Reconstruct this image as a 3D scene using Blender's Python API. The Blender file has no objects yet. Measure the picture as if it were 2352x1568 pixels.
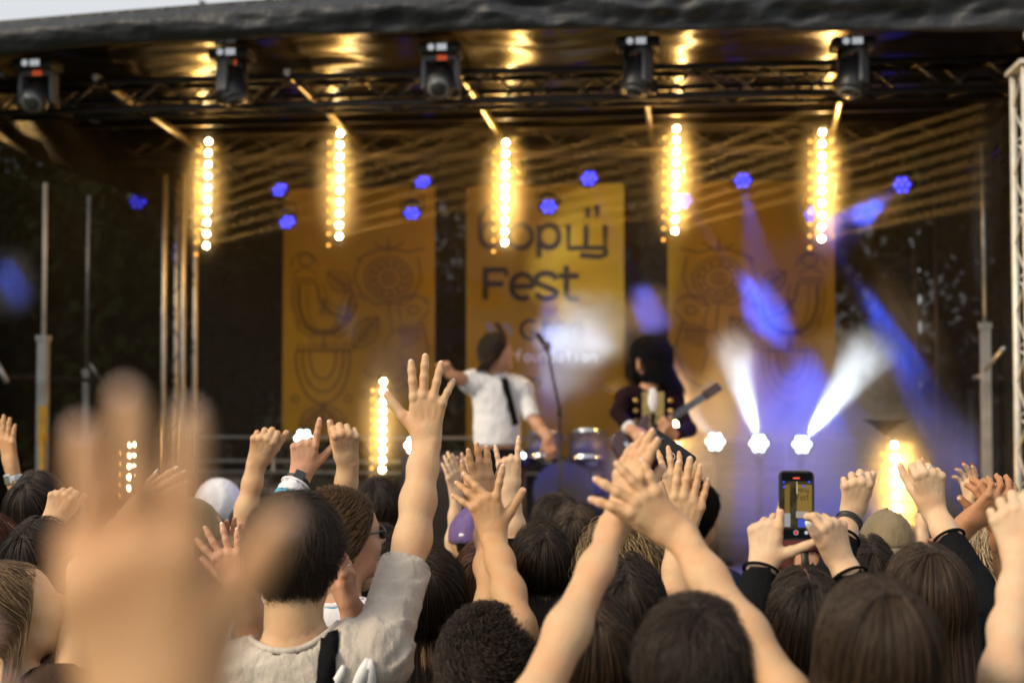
import bpy, math, random
import numpy as np
from mathutils import Vector, Matrix, noise
from mathutils.bvhtree import BVHTree
random.seed(7); RNG = np.random.default_rng(7)
scene = bpy.context.scene
COL = scene.collection
# ------------------------------------------------------------------ camera
CAMZ, PITCH, FPX = 2.1, math.radians(2.2), 3267.0
cam_d = bpy.data.cameras.new('camera'); cam = bpy.data.objects.new('camera', cam_d); COL.objects.link(cam)
cam.location = (0, 0, CAMZ); cam.rotation_euler = (math.radians(90) + PITCH, 0, 0)
cam_d.sensor_width = 36; cam_d.lens = FPX / 2352 * 36; cam_d.clip_end = 600; cam_d.clip_start = 0.05
cam_d.dof.use_dof = True; cam_d.dof.focus_distance = 3.7; cam_d.dof.aperture_fstop = 2.5
scene.camera = cam
# ------------------------------------------------------------------ world, sun, exposure
world = bpy.data.worlds.new('World'); scene.world = world; world.use_nodes = True
wn = world.node_tree; wn.nodes.clear()
SUN_EL, SUN_AZ = math.radians(33), math.radians(236)      # azimuth from +Y, clockwise
sky = wn.nodes.new('ShaderNodeTexSky'); sky.sky_type = 'NISHITA'; sky.sun_disc = False
sky.sun_elevation = SUN_EL; sky.sun_rotation = SUN_AZ; sky.dust_density = 5.0; sky.air_density = 1.0; sky.ozone_density = 0.4
hsv = wn.nodes.new('ShaderNodeHueSaturation'); hsv.inputs['Saturation'].default_value = 0.25
bg = wn.nodes.new('ShaderNodeBackground'); bg.inputs['Strength'].default_value = 0.05
wo = wn.nodes.new('ShaderNodeOutputWorld')
cl = wn.nodes.new('ShaderNodeMix'); cl.data_type = 'RGBA'; cl.blend_type = 'ADD'; cl.inputs[0].default_value = 1.0; cl.inputs[7].default_value = (9.6, 9.9, 10.3, 1)   # even cloud cover over the whole sky
wn.links.new(sky.outputs[0], hsv.inputs['Color']); wn.links.new(hsv.outputs[0], cl.inputs[6]); wn.links.new(cl.outputs[2], bg.inputs[0]); wn.links.new(bg.outputs[0], wo.inputs[0])
sun_d = bpy.data.lights.new('sun', 'SUN'); sun = bpy.data.objects.new('sun', sun_d); COL.objects.link(sun)
sun_d.energy = 2.3; sun_d.angle = math.radians(14); sun_d.color = (1.0, 0.82, 0.52)
sdir = Vector((math.sin(SUN_AZ) * math.cos(SUN_EL), math.cos(SUN_AZ) * math.cos(SUN_EL), math.sin(SUN_EL)))
sun.rotation_euler = sdir.to_track_quat('Z', 'Y').to_euler()
scene.view_settings.view_transform = 'Standard'; scene.view_settings.look = 'None'
scene.view_settings.exposure = 0.25; scene.view_settings.gamma = 1.0; scene.view_settings.use_curve_mapping = False
cy = scene.cycles
cy.use_denoising = True; cy.denoiser = 'OPENIMAGEDENOISE'; cy.max_bounces = 4; cy.diffuse_bounces = 2; cy.glossy_bounces = 2
cy.transmission_bounces = 2; cy.volume_bounces = 0; cy.transparent_max_bounces = 12
cy.sample_clamp_indirect = 3.0; cy.sample_clamp_direct = 0; cy.volume_step_rate = 1.0; cy.volume_max_steps = 96
cy.use_adaptive_sampling = False; cy.caustics_reflective = False; cy.caustics_refractive = False
# ------------------------------------------------------------------ geometry of the view: a picture point at a distance is a place
def V(*a): return np.array(a, float)
FW = V(0, math.cos(PITCH), math.sin(PITCH)); UPV = V(0, -math.sin(PITCH), math.cos(PITCH)); CAMP = V(0, 0, CAMZ)
def ray(x, y): return FW + V(1, 0, 0) * ((x - 1176) / FPX) + UPV * ((784 - y) / FPX)
def P(x, y, d): return CAMP + ray(x, y) * d
YAW = math.radians(6.5)
SU = V(math.cos(YAW), -math.sin(YAW), 0); SV = V(math.sin(YAW), math.cos(YAW), 0); ZZ = V(0, 0, 1)
def S(x, y, v):                       # the same on the stage: v metres back along the stage's own depth
    r = ray(x, y); return CAMP + r * (v / r.dot(SV))
def stg(u, v, z): return SU * u + SV * v + ZZ * z
def uz(x, y, v): p = S(x, y, v); return p.dot(SU), p[2]
def nrm(a): a = np.asarray(a, float); return a / (np.linalg.norm(a) + 1e-12)
# ------------------------------------------------------------------ materials
def nt(name):
    m = bpy.data.materials.new(name); m.use_nodes = True
    n = m.node_tree; b = n.nodes['Principled BSDF']; return m, n, b
def mat(name, col, rough=.6, metal=0., var=.12, scale=20., bump=0., bscale=60., bdist=.01, spec=.5, stretch=None, sheen=0, emis=None, estr=0, sub=0):
    m, n, b = nt(name)
    b.inputs['Roughness'].default_value = rough; b.inputs['Metallic'].default_value = metal
    b.inputs['Specular IOR Level'].default_value = spec
    if sheen: b.inputs['Sheen Weight'].default_value = sheen
    if sub:
        b.inputs['Subsurface Weight'].default_value = sub; b.inputs['Subsurface Radius'].default_value = (1, .35, .2); b.inputs['Subsurface Scale'].default_value = .01
    tc = n.nodes.new('ShaderNodeTexCoord'); mp = n.nodes.new('ShaderNodeMapping'); n.links.new(tc.outputs['Object'], mp.inputs[0])
    if stretch: mp.inputs['Scale'].default_value = stretch
    if var:
        ns = n.nodes.new('ShaderNodeTexNoise'); ns.inputs['Scale'].default_value = scale; ns.inputs['Detail'].default_value = 5
        mx = n.nodes.new('ShaderNodeMix'); mx.data_type = 'RGBA'
        mr = n.nodes.new('ShaderNodeMapRange'); mr.inputs[1].default_value = .3; mr.inputs[2].default_value = .7
        mx.inputs[6].default_value = (*[c * (1 - var) for c in col], 1); mx.inputs[7].default_value = (*[min(1, c * (1 + var)) for c in col], 1)
        n.links.new(mp.outputs[0], ns.inputs['Vector']); n.links.new(ns.outputs[0], mr.inputs[0]); n.links.new(mr.outputs[0], mx.inputs[0]); n.links.new(mx.outputs[2], b.inputs['Base Color'])
    else: b.inputs['Base Color'].default_value = (*col, 1)
    if bump:
        nb = n.nodes.new('ShaderNodeTexNoise'); nb.inputs['Scale'].default_value = bscale; nb.inputs['Detail'].default_value = 4
        bp = n.nodes.new('ShaderNodeBump'); bp.inputs['Strength'].default_value = bump; bp.inputs['Distance'].default_value = bdist
        n.links.new(mp.outputs[0], nb.inputs['Vector']); n.links.new(nb.outputs[0], bp.inputs['Height']); n.links.new(bp.outputs[0], b.inputs['Normal'])
    if emis: b.inputs['Emission Color'].default_value = (*emis, 1); b.inputs['Emission Strength'].default_value = estr; m.cycles.emission_sampling = 'NONE'
    return m
def skin(name, col):
    m, n, b = nt(name)
    b.inputs['Roughness'].default_value = .48; b.inputs['Specular IOR Level'].default_value = .35
    b.inputs['Subsurface Weight'].default_value = .12; b.inputs['Subsurface Radius'].default_value = (1, .3, .15); b.inputs['Subsurface Scale'].default_value = .012
    tc = n.nodes.new('ShaderNodeTexCoord')
    n1 = n.nodes.new('ShaderNodeTexNoise'); n1.inputs['Scale'].default_value = 17; n1.inputs['Detail'].default_value = 6
    mr = n.nodes.new('ShaderNodeMapRange'); mr.inputs[1].default_value = .35; mr.inputs[2].default_value = .7
    mx = n.nodes.new('ShaderNodeMix'); mx.data_type = 'RGBA'
    r, g, bl = col
    mx.inputs[6].default_value = (r, g, bl, 1); mx.inputs[7].default_value = (min(1, r * 1.02), g * .84, bl * .78, 1)
    nb = n.nodes.new('ShaderNodeTexNoise'); nb.inputs['Scale'].default_value = 420; nb.inputs['Detail'].default_value = 3
    w = n.nodes.new('ShaderNodeTexNoise'); w.inputs['Scale'].default_value = 60; w.inputs['Detail'].default_value = 4
    ad = n.nodes.new('ShaderNodeMath'); ad.operation = 'ADD'
    bp = n.nodes.new('ShaderNodeBump'); bp.inputs['Strength'].default_value = .5; bp.inputs['Distance'].default_value = .003
    for q in (n1, nb, w): n.links.new(tc.outputs['Object'], q.inputs['Vector'])
    n.links.new(n1.outputs[0], mr.inputs[0]); n.links.new(mr.outputs[0], mx.inputs[0]); n.links.new(mx.outputs[2], b.inputs['Base Color'])
    n.links.new(nb.outputs[0], ad.inputs[0]); n.links.new(w.outputs[0], ad.inputs[1]); n.links.new(ad.outputs[0], bp.inputs['Height']); n.links.new(bp.outputs[0], b.inputs['Normal'])
    return m
def hairmat(name, dark, light, rough=.42, spec=.28):
    m, n, b = nt(name); b.inputs['Roughness'].default_value = rough; b.inputs['Specular IOR Level'].default_value = spec
    hi = n.nodes.new('ShaderNodeHairInfo'); rp = n.nodes.new('ShaderNodeValToRGB')
    rp.color_ramp.elements[0].color = (*dark, 1); rp.color_ramp.elements[1].color = (*light, 1)
    rp.color_ramp.elements[0].position = .25
    n.links.new(hi.outputs['Random'], rp.inputs[0]); n.links.new(rp.outputs[0], b.inputs['Base Color']); return m
def emit(name, col, st, sampled=False):
    m = bpy.data.materials.new(name); m.use_nodes = True; n = m.node_tree; n.nodes.clear()
    e = n.nodes.new('ShaderNodeEmission'); o = n.nodes.new('ShaderNodeOutputMaterial'); e.inputs[0].default_value = (*col, 1); e.inputs[1].default_value = st
    n.links.new(e.outputs[0], o.inputs[0])
    if not sampled: m.cycles.emission_sampling = 'NONE'
    return m
# ------------------------------------------------------------------ mesh helpers
def mk(name, verts, faces, m, parent=None, smooth=True, loc=None):
    verts = np.asarray(verts, np.float64).reshape(-1, 3)
    org = V(*parent['org']) if parent is not None and 'org' in parent else (V(*loc) if loc is not None else V(0, 0, 0))
    me = bpy.data.meshes.new(name)
    if isinstance(faces, np.ndarray):
        nf, k = faces.shape
        me.vertices.add(len(verts)); me.vertices.foreach_set('co', (verts - org).astype(np.float32).ravel())
        me.loops.add(nf * k); me.loops.foreach_set('vertex_index', faces.astype(np.int32).ravel())
        me.polygons.add(nf); me.polygons.foreach_set('loop_start', np.arange(0, nf * k, k, dtype=np.int32))
        me.polygons.foreach_set('use_smooth', np.full(nf, smooth)); me.update(calc_edges=True); me.validate()
    else:
        me.from_pydata((verts - org).tolist(), [], faces)
        if smooth: me.polygons.foreach_set('use_smooth', [True] * len(me.polygons))
        me.update()
    if m is not None: me.materials.append(m)
    o = bpy.data.objects.new(name, me); COL.objects.link(o)
    if parent is not None: o.parent = parent; o['org'] = parent['org'] if 'org' in parent else (0, 0, 0)
    else: o.location = org; o['org'] = tuple(org)
    return o
def tag(o, label=None, cat=None, group=None, kind=None):
    if label: o['label'] = label
    if cat: o['category'] = cat
    if group: o['group'] = group
    if kind: o['kind'] = kind
    return o
def thing(name, label, cat, loc, group=None):
    o = bpy.data.objects.new(name, None); COL.objects.link(o); o.location = loc; o['org'] = tuple(float(c) for c in loc); o.empty_display_size = .1
    return tag(o, label, cat, group)
class MB:
    def __init__(s): s.v = []; s.f = []
    def add(s, vs, fs):
        b = len(s.v); s.v += [tuple(map(float, q)) for q in vs]; s.f += [tuple(i + b for i in f) for f in fs]; return s
    def box(s, c, ax, ay, az):        # centre and three half axes
        c, ax, ay, az = map(lambda q: np.asarray(q, float), (c, ax, ay, az))
        vs = [c + i * ax + j * ay + k * az for i in (-1, 1) for j in (-1, 1) for k in (-1, 1)]
        return s.add(vs, [(0, 1, 3, 2), (4, 6, 7, 5), (0, 4, 5, 1), (2, 3, 7, 6), (0, 2, 6, 4), (1, 5, 7, 3)])
    def tube(s, pts, r, n=8, cap=True):
        pts = [np.asarray(p, float) for p in pts]; rs = r if hasattr(r, '__len__') else [r] * len(pts)
        base = len(s.v); pn = None
        for i, p in enumerate(pts):
            t = nrm(pts[min(i + 1, len(pts) - 1)] - pts[max(i - 1, 0)])
            if pn is None: a = nrm(np.cross(t, V(0, 0, 1) if abs(t[2]) < .9 else V(1, 0, 0)))
            else: a = nrm(pn - t * pn.dot(t))
            pn = a; b = np.cross(t, a)
            for j in range(n): an = 2 * math.pi * j / n; s.v.append(tuple(p + rs[i] * (math.cos(an) * a + math.sin(an) * b)))
        for i in range(len(pts) - 1):
            for j in range(n): k = (j + 1) % n; s.f.append((base + i * n + j, base + i * n + k, base + (i + 1) * n + k, base + (i + 1) * n + j))
        if cap: s.f.append(tuple(base + j for j in reversed(range(n)))); s.f.append(tuple(base + (len(pts) - 1) * n + j for j in range(n)))
        return s
    def disc(s, c, nrml, r, n=16, up=None):
        nrml = nrm(nrml); a = nrm(np.cross(nrml, V(0, 0, 1) if abs(nrml[2]) < .9 else V(1, 0, 0))); b = np.cross(nrml, a)
        return s.add([c + r * (math.cos(t) * a + math.sin(t) * b) for t in np.linspace(0, 2 * math.pi, n, endpoint=False)], [tuple(range(n))])
    def ell(s, c, ax, ay, az, nu=12, nv=8):
        c = np.asarray(c, float); vs = [c + az]; 
        for i in range(1, nv):
            th = math.pi * i / nv
            for j in range(nu): ph = 2 * math.pi * j / nu; vs.append(c + az * math.cos(th) + math.sin(th) * (math.cos(ph) * ax + math.sin(ph) * ay))
        vs.append(c - az); fs = [(0, 1 + j, 1 + (j + 1) % nu) for j in range(nu)]
        for i in range(nv - 2):
            for j in range(nu): a0 = 1 + i * nu + j; a1 = 1 + i * nu + (j + 1) % nu; fs.append((a0, a0 + nu, a1 + nu, a1))
        L = len(vs) - 1; b0 = 1 + (nv - 2) * nu; fs += [(b0 + j, L, b0 + (j + 1) % nu) for j in range(nu)]
        return s.add(vs, fs)
    def out(s, name, m, parent=None, smooth=False, loc=None): return mk(name, s.v, s.f, m, parent, smooth, loc)
def bev(o, w=.004, seg=2):
    b = o.modifiers.new('bevel', 'BEVEL'); b.width = w; b.segments = seg; b.limit_method = 'ANGLE'; return o
# ------------------------------------------------------------------ implicit surfaces (smooth union of capsules) to continuous meshes
def cap(a, b, ra, rb=None, k=.01, n=None, s=1.): return dict(a=np.asarray(a, float), b=np.asarray(b, float), ra=ra, rb=ra if rb is None else rb, k=k, n=n, s=s)
def carve(c, r): return dict(c=np.asarray(c, float), r=r)
EDG = [(0, 1), (2, 3), (4, 5), (6, 7), (0, 2), (1, 3), (4, 6), (5, 7), (0, 4), (1, 5), (2, 6), (3, 7)]
OFF = np.array([[i >> 2 & 1, i >> 1 & 1, i & 1] for i in range(8)])
def sdf_mesh(prims, h, disp=None, cuts=()):
    cs = [p for p in prims if 'c' in p]; prims = [p for p in prims if 'a' in p]
    lo = np.min([np.minimum(p['a'], p['b']) - max(p['ra'], p['rb']) for p in prims], 0) - 3 * h
    hi = np.max([np.maximum(p['a'], p['b']) + max(p['ra'], p['rb']) for p in prims], 0) + 3 * h
    dims = np.ceil((hi - lo) / h).astype(int) + 1
    F = np.full(dims, 1.0, np.float32)
    for p in prims:
        R = max(p['ra'], p['rb']) + p['k'] * 1.2 + 1.5 * h
        i0 = np.maximum(((np.minimum(p['a'], p['b']) - R - lo) / h).astype(int), 0); i1 = np.minimum(((np.maximum(p['a'], p['b']) + R - lo) / h).astype(int) + 2, dims)
        X = (lo[0] + h * np.arange(i0[0], i1[0]) - p['a'][0]).astype(np.float32)[:, None, None]
        Y = (lo[1] + h * np.arange(i0[1], i1[1]) - p['a'][1]).astype(np.float32)[None, :, None]
        Z = (lo[2] + h * np.arange(i0[2], i1[2]) - p['a'][2]).astype(np.float32)[None, None, :]
        if p['n'] is not None:
            n = p['n']; dn = (X * n[0] + Y * n[1] + Z * n[2]) * (1 / p['s'] - 1)
            X = X + n[0] * dn; Y = Y + n[1] * dn; Z = Z + n[2] * dn
        ba = p['b'] - p['a']; L2 = float(ba.dot(ba)) + 1e-12
        t = np.clip((X * ba[0] + Y * ba[1] + Z * ba[2]) / L2, 0, 1)
        d = np.sqrt((X - t * ba[0]) ** 2 + (Y - t * ba[1]) ** 2 + (Z - t * ba[2]) ** 2) - (p['ra'] + t * (p['rb'] - p['ra']))
        sl = F[i0[0]:i1[0], i0[1]:i1[1], i0[2]:i1[2]]; k = p['k']
        hh = np.maximum(k - np.abs(sl - d), 0) / k
        F[i0[0]:i1[0], i0[1]:i1[1], i0[2]:i1[2]] = np.minimum(sl, d) - hh * hh * k * .25
    for c in cs:
        X, Y, Z = [(lo[i] + h * np.arange(dims[i]) - c['c'][i]).astype(np.float32) for i in range(3)]
        d = c['r'] - np.sqrt(X[:, None, None] ** 2 + Y[None, :, None] ** 2 + Z[None, None, :] ** 2)
        F = np.maximum(F, d)
    for (cp, cn) in cuts:
        X, Y, Z = [((lo[i] + h * np.arange(dims[i]) - cp[i]) * cn[i]).astype(np.float32) for i in range(3)]
        F = np.maximum(F, X[:, None, None] + Y[None, :, None] + Z[None, None, :])
    Sg = F < 0
    c8 = [Sg[o[0]:dims[0] - 1 + o[0], o[1]:dims[1] - 1 + o[1], o[2]:dims[2] - 1 + o[2]] for o in OFF]
    cnt = sum(c.astype(np.int8) for c in c8); act = (cnt > 0) & (cnt < 8)
    idx = np.argwhere(act); vid = np.full(act.shape, -1, np.int32); vid[act] = np.arange(len(idx))
    fv = np.stack([F[idx[:, 0] + o[0], idx[:, 1] + o[1], idx[:, 2] + o[2]] for o in OFF], 1)
    acc = np.zeros((len(idx), 3)); num = np.zeros(len(idx))
    for (a, b) in EDG:
        fa, fb = fv[:, a], fv[:, b]; cr = (fa < 0) != (fb < 0)
        t = np.where(cr, fa / np.where(cr, fa - fb, 1), 0)
        acc += cr[:, None] * (OFF[a] + t[:, None] * (OFF[b] - OFF[a])); num += cr
    verts = lo + h * (idx + acc / num[:, None])
    quads = []
    for ax in range(3):
        a1, a2 = (ax + 1) % 3, (ax + 2) % 3
        sl0 = [slice(None)] * 3; sl1 = [slice(None)] * 3; sl0[ax] = slice(0, -1); sl1[ax] = slice(1, None)
        for s in (sl0, sl1): s[a1] = slice(1, -1); s[a2] = slice(1, -1)
        A, B = Sg[tuple(sl0)], Sg[tuple(sl1)]; ch = np.argwhere(A != B)
        if not len(ch): continue
        flip = A[ch[:, 0], ch[:, 1], ch[:, 2]]
        base = ch.copy(); base[:, a1] += 1; base[:, a2] += 1
        q = []
        for (d1, d2) in ((-1, -1), (0, -1), (0, 0), (-1, 0)):
            c = base.copy(); c[:, a1] += d1; c[:, a2] += d2; q.append(vid[c[:, 0], c[:, 1], c[:, 2]])
        q = np.stack(q, 1); q[~flip] = q[~flip][:, ::-1]; quads.append(q)
    quads = np.concatenate(quads); quads = quads[(quads >= 0).all(1)]
    if disp is not None: verts = disp(verts)
    return verts, quads
def join(parts):
    vs, fs, b = [], [], 0
    for v, f in parts: vs.append(v); fs.append(f + b); b += len(v)
    return np.concatenate(vs), np.concatenate(fs)
# ------------------------------------------------------------------ people
SK = dict(fair=skin('fair_skin', (.58, .375, .21)), pale=skin('pale_skin', (.62, .44, .28)), tan=skin('tan_skin', (.50, .30, .15)), brown=skin('brown_skin', (.42, .21, .10)),
          face=skin('warm_face_skin', (.52, .29, .18)))
HM = dict(dark=hairmat('dark_brown_hair', (.012, .008, .006), (.058, .036, .025)), black=hairmat('black_hair', (.003, .0025, .0025), (.009, .007, .006), .6, .1),
          brown=hairmat('brown_hair', (.020, .012, .008), (.10, .060, .036)), auburn=hairmat('auburn_hair', (.025, .008, .004), (.12, .035, .014)),
          blonde=hairmat('blonde_hair', (.06, .035, .015), (.55, .38, .19)), curly=hairmat('curly_brown_hair', (.03, .016, .008), (.22, .12, .05)),
          light=hairmat('sandy_hair', (.05, .028, .014), (.30, .19, .10)), ash=hairmat('fluffy_blonde_hair', (.20, .14, .08), (.60, .45, .28)), buzz=hairmat('cropped_hair', (.03, .018, .011), (.09, .055, .03)))
def cloth(name, col, bump=.5): return mat(name, col, .9, var=.14, scale=14, bump=bump, bscale=22, bdist=.035, spec=.15 if max(col) > .1 else .06, stretch=(1, 1, .45), sheen=.15 if max(col) > .1 else 0)
CL = dict(black=cloth('black_cotton', (.008, .008, .009)), navy=cloth('navy_cotton', (.010, .013, .028)), white=cloth('white_cotton', (.72, .70, .74)), grey=cloth('grey_cotton', (.10, .10, .10)),
          beige=cloth('beige_jersey', (.46, .40, .34), .5), brown=cloth('brown_cotton', (.05, .03, .022)), cream=cloth('cream_cotton', (.55, .50, .40)), maroon=cloth('maroon_cotton', (.07, .02, .02)), blue=cloth('blue_cotton', (.04, .05, .12)))
DENIM = cloth('dark_denim', (.02, .025, .045)); SHOE = mat('shoe_rubber', (.05, .05, .05), .6)
NAILM = mat('natural_nail', (.75, .50, .42), .3, var=0, spec=.6); NAILW = mat('white_nail', (.85, .83, .82), .2, var=0, spec=.7); NAILR = mat('red_nail', (.60, .01, .01), .15, var=0, spec=.8)
EYEW = mat('eye_white', (.7, .68, .65), .2, var=0); 
FD = dict(index=(.030, .093, .077, .0102), middle=(.0100, .097, .086, .0104), ring=(-.0110, .091, .080, .0098), little=(-.031, .081, .064, .0086))
FIST = (82, 98, 62)
POSES = dict(
    open=[(10, 6, 8, 6), (1, 4, 8, 6), (-9, 8, 10, 8), (-19, 12, 14, 10), (46, 8, 12)],
    main=[(7, 2, 6, 4), (-1, 2, 4, 3), (-11, 6, 8, 5), (-24, 14, 24, 14), (50, 4, 14)],
    flat=[(3, 6, 6, 5), (0, 5, 6, 5), (-3, 8, 6, 5), (-6, 10, 8, 6), (28, 12, 8)],
    together=[(1, 6, 8, 5), (0, 6, 8, 5), (-1, 8, 8, 5), (-2, 10, 10, 5), (10, 20, 8)],
    fist=[(0, *FIST), (0, *FIST), (0, *FIST), (0, *FIST), (16, 50, 45)],
    loose=[(3, 66, 88, 50), (0, 72, 90, 50), (-3, 76, 92, 50), (-6, 80, 92, 50), (30, 34, 34)],
    point=[(0, 4, 6, 4), (0, *FIST), (0, *FIST), (0, *FIST), (42, 8, 10)],
    rock=[(6, 6, 8, 5), (0, *FIST), (0, *FIST), (-10, 8, 10, 6), (14, 45, 40)],
    relax=[(6, 20, 26, 14), (1, 24, 28, 16), (-5, 28, 32, 18), (-11, 34, 34, 20), (35, 22, 14)],
    grip=[(4, 40, 42, 18), (0, 42, 46, 20), (-4, 46, 48, 22), (-8, 50, 50, 26), (38, 20, 20)],
    hold=[(12, 8, 14, 10), (2, 10, 22, 12), (-8, 14, 30, 14), (-18, 18, 36, 16), (40, 24, 20)],
    clapA=[(24, 12, 14, 10), (10, 8, 12, 8), (-8, 6, 8, 8), (-20, 8, 8, 8), (40, 20, 24)],
    clapB=[(0, 20, 26, 24), (-3, 30, 30, 20), (-6, 34, 34, 20), (-9, 38, 34, 20), (34, -18, 14)])
def hand_prims(W, D, N, T, sc, pose):
    W = np.asarray(W, float); q = lambda l, s, n=0: W + (D * l + T * s + N * n) * sc
    pr = []; nails = []; rad = math.radians
    pr.append(cap(q(-.012, 0), q(.020, .002), .0285 * sc, .031 * sc, .012, N, .68))
    pr.append(cap(q(.035, .004, -.002), q(.072, .001, -.001), .031 * sc, .034 * sc, .014, N, .40))
    for i, f in enumerate(('index', 'middle', 'ring', 'little')):
        s, l, L, r = FD[f]; sp, c1, c2, c3 = POSES[pose][i] if isinstance(pose, str) else pose[i]
        K = q(l, s, .001); pr.append(cap(q(.018, s * .55), K, .0122 * sc, .0106 * sc, .011, N, .95)); pr.append(cap(K + N * .0030 * sc, K + N * .0031 * sc, .0098 * sc, None, .006))
        d0 = nrm(D * math.cos(rad(sp)) + T * math.sin(rad(sp))); p = K; ang = 0; rr = r * sc
        for seg, (fr, c) in enumerate(((.46, c1), (.30, c2), (.24, c3))):
            ang += c; dr = d0 * math.cos(rad(ang)) - N * math.sin(rad(ang)); nl = N * math.cos(rad(ang)) + d0 * math.sin(rad(ang))
            e = p + dr * L * fr * sc; r2 = rr * (.93 if seg < 2 else .86)
            pr.append(cap(p, e, rr, r2, .0035 if seg else .006))
            if seg: pr.append(cap(p + nl * rr * .12, p + nl * rr * .12 + dr * .001, rr * 1.02, rr * 1.02, .003))
            if seg == 2: nails.append((e + nl * r2 * .55 + dr * r2 * .15, dr, nl, r2))
            p = e; rr = r2
    a, pl, bd = POSES[pose][4] if isinstance(pose, str) else pose[4]
    B = q(.022, .020, -.008); dr = nrm((D * math.cos(rad(a)) + T * math.sin(rad(a))) * math.cos(rad(pl)) - N * math.sin(rad(pl)))
    side = nrm(np.cross(dr, N)) if abs(dr.dot(N)) < .99 else T; nl = nrm(.45 * N + .55 * T)
    j1 = B + dr * .044 * sc; d2 = nrm(dr * math.cos(rad(bd)) + nrm(D - N * .35) * math.sin(rad(bd))); j2 = j1 + d2 * .035 * sc; d3 = nrm(d2 * math.cos(rad(bd)) + nrm(D - .2 * N) * math.sin(rad(bd)) * .6); e = j2 + d3 * .025 * sc
    pr += [cap(B, j1, .019 * sc, .0135 * sc, .014), cap(j1, j2, .0122 * sc, .0112 * sc, .005), cap(j2, e, .0112 * sc, .0092 * sc, .003), cap(j1, j1 + .001, .0128 * sc, None, .003),
           cap(q(.03, .012, -.008), q(.07, .028, -.002), .013 * sc, .009 * sc, .014)]
    nails.append((e + nrm(nl - d3 * nl.dot(d3)) * .0055 * sc, d3, nrm(nl - d3 * nl.dot(d3)), .0095 * sc))
    for j in (1, 0, -1): pr.append(cap(q(.025, j * .009, .0100), q(.085, j * .019, .0088), .0026 * sc, .0032 * sc, .006))   # tendons on the back
    return pr, nails
def nail_mesh(nails, m, parent, long=1.0):
    b = MB()
    for (c, d, n, r) in nails:
        t = np.cross(d, n); b.ell(c + d * r * .5 * (long - 1), t * r * .72, d * r * .85 * long, n * r * .34, 8, 6)
    o = b.out('fingernails', m, parent, True); o['kind'] = 'stuff'; return o
def frame(yaw, tilt=0, roll=0):
    y, t, r = map(math.radians, (yaw, tilt, roll)); F0 = V(math.sin(y), math.cos(y), 0); R = V(math.cos(y), -math.sin(y), 0)
    Fw = F0 * math.cos(t) + ZZ * math.sin(t); U = ZZ * math.cos(t) - F0 * math.sin(t)
    return R * math.cos(r) - U * math.sin(r), Fw, U * math.cos(r) + R * math.sin(r), F0, R
def hair_surf(Hc, R, Fw, U, st, phi, s, off=0.):
    """point of the hair surface: phi round the crown, s from crown 0 to hairline 1 and on down the fall"""
    pa = math.radians(st.get('pole', 28)); Pu = U * math.cos(pa) - Fw * math.sin(pa); Pf = Fw * math.cos(pa) + U * math.sin(pa)
    C0 = Hc + U * .022 - Fw * .008; ex = st.get('puff', .016) + off
    cph, sph = np.cos(phi), np.sin(phi)
    th = np.minimum(s, 1.0) * math.radians(st.get('thmax', 108))
    rx, rf, ru = .077 + ex, .097 + ex, .098 + ex
    loc = np.outer(np.sin(th) * sph, R) * rx + np.outer(np.sin(th) * cph, Pf) * rf + np.outer(np.cos(th), Pu) * ru
    return C0 + loc
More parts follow.
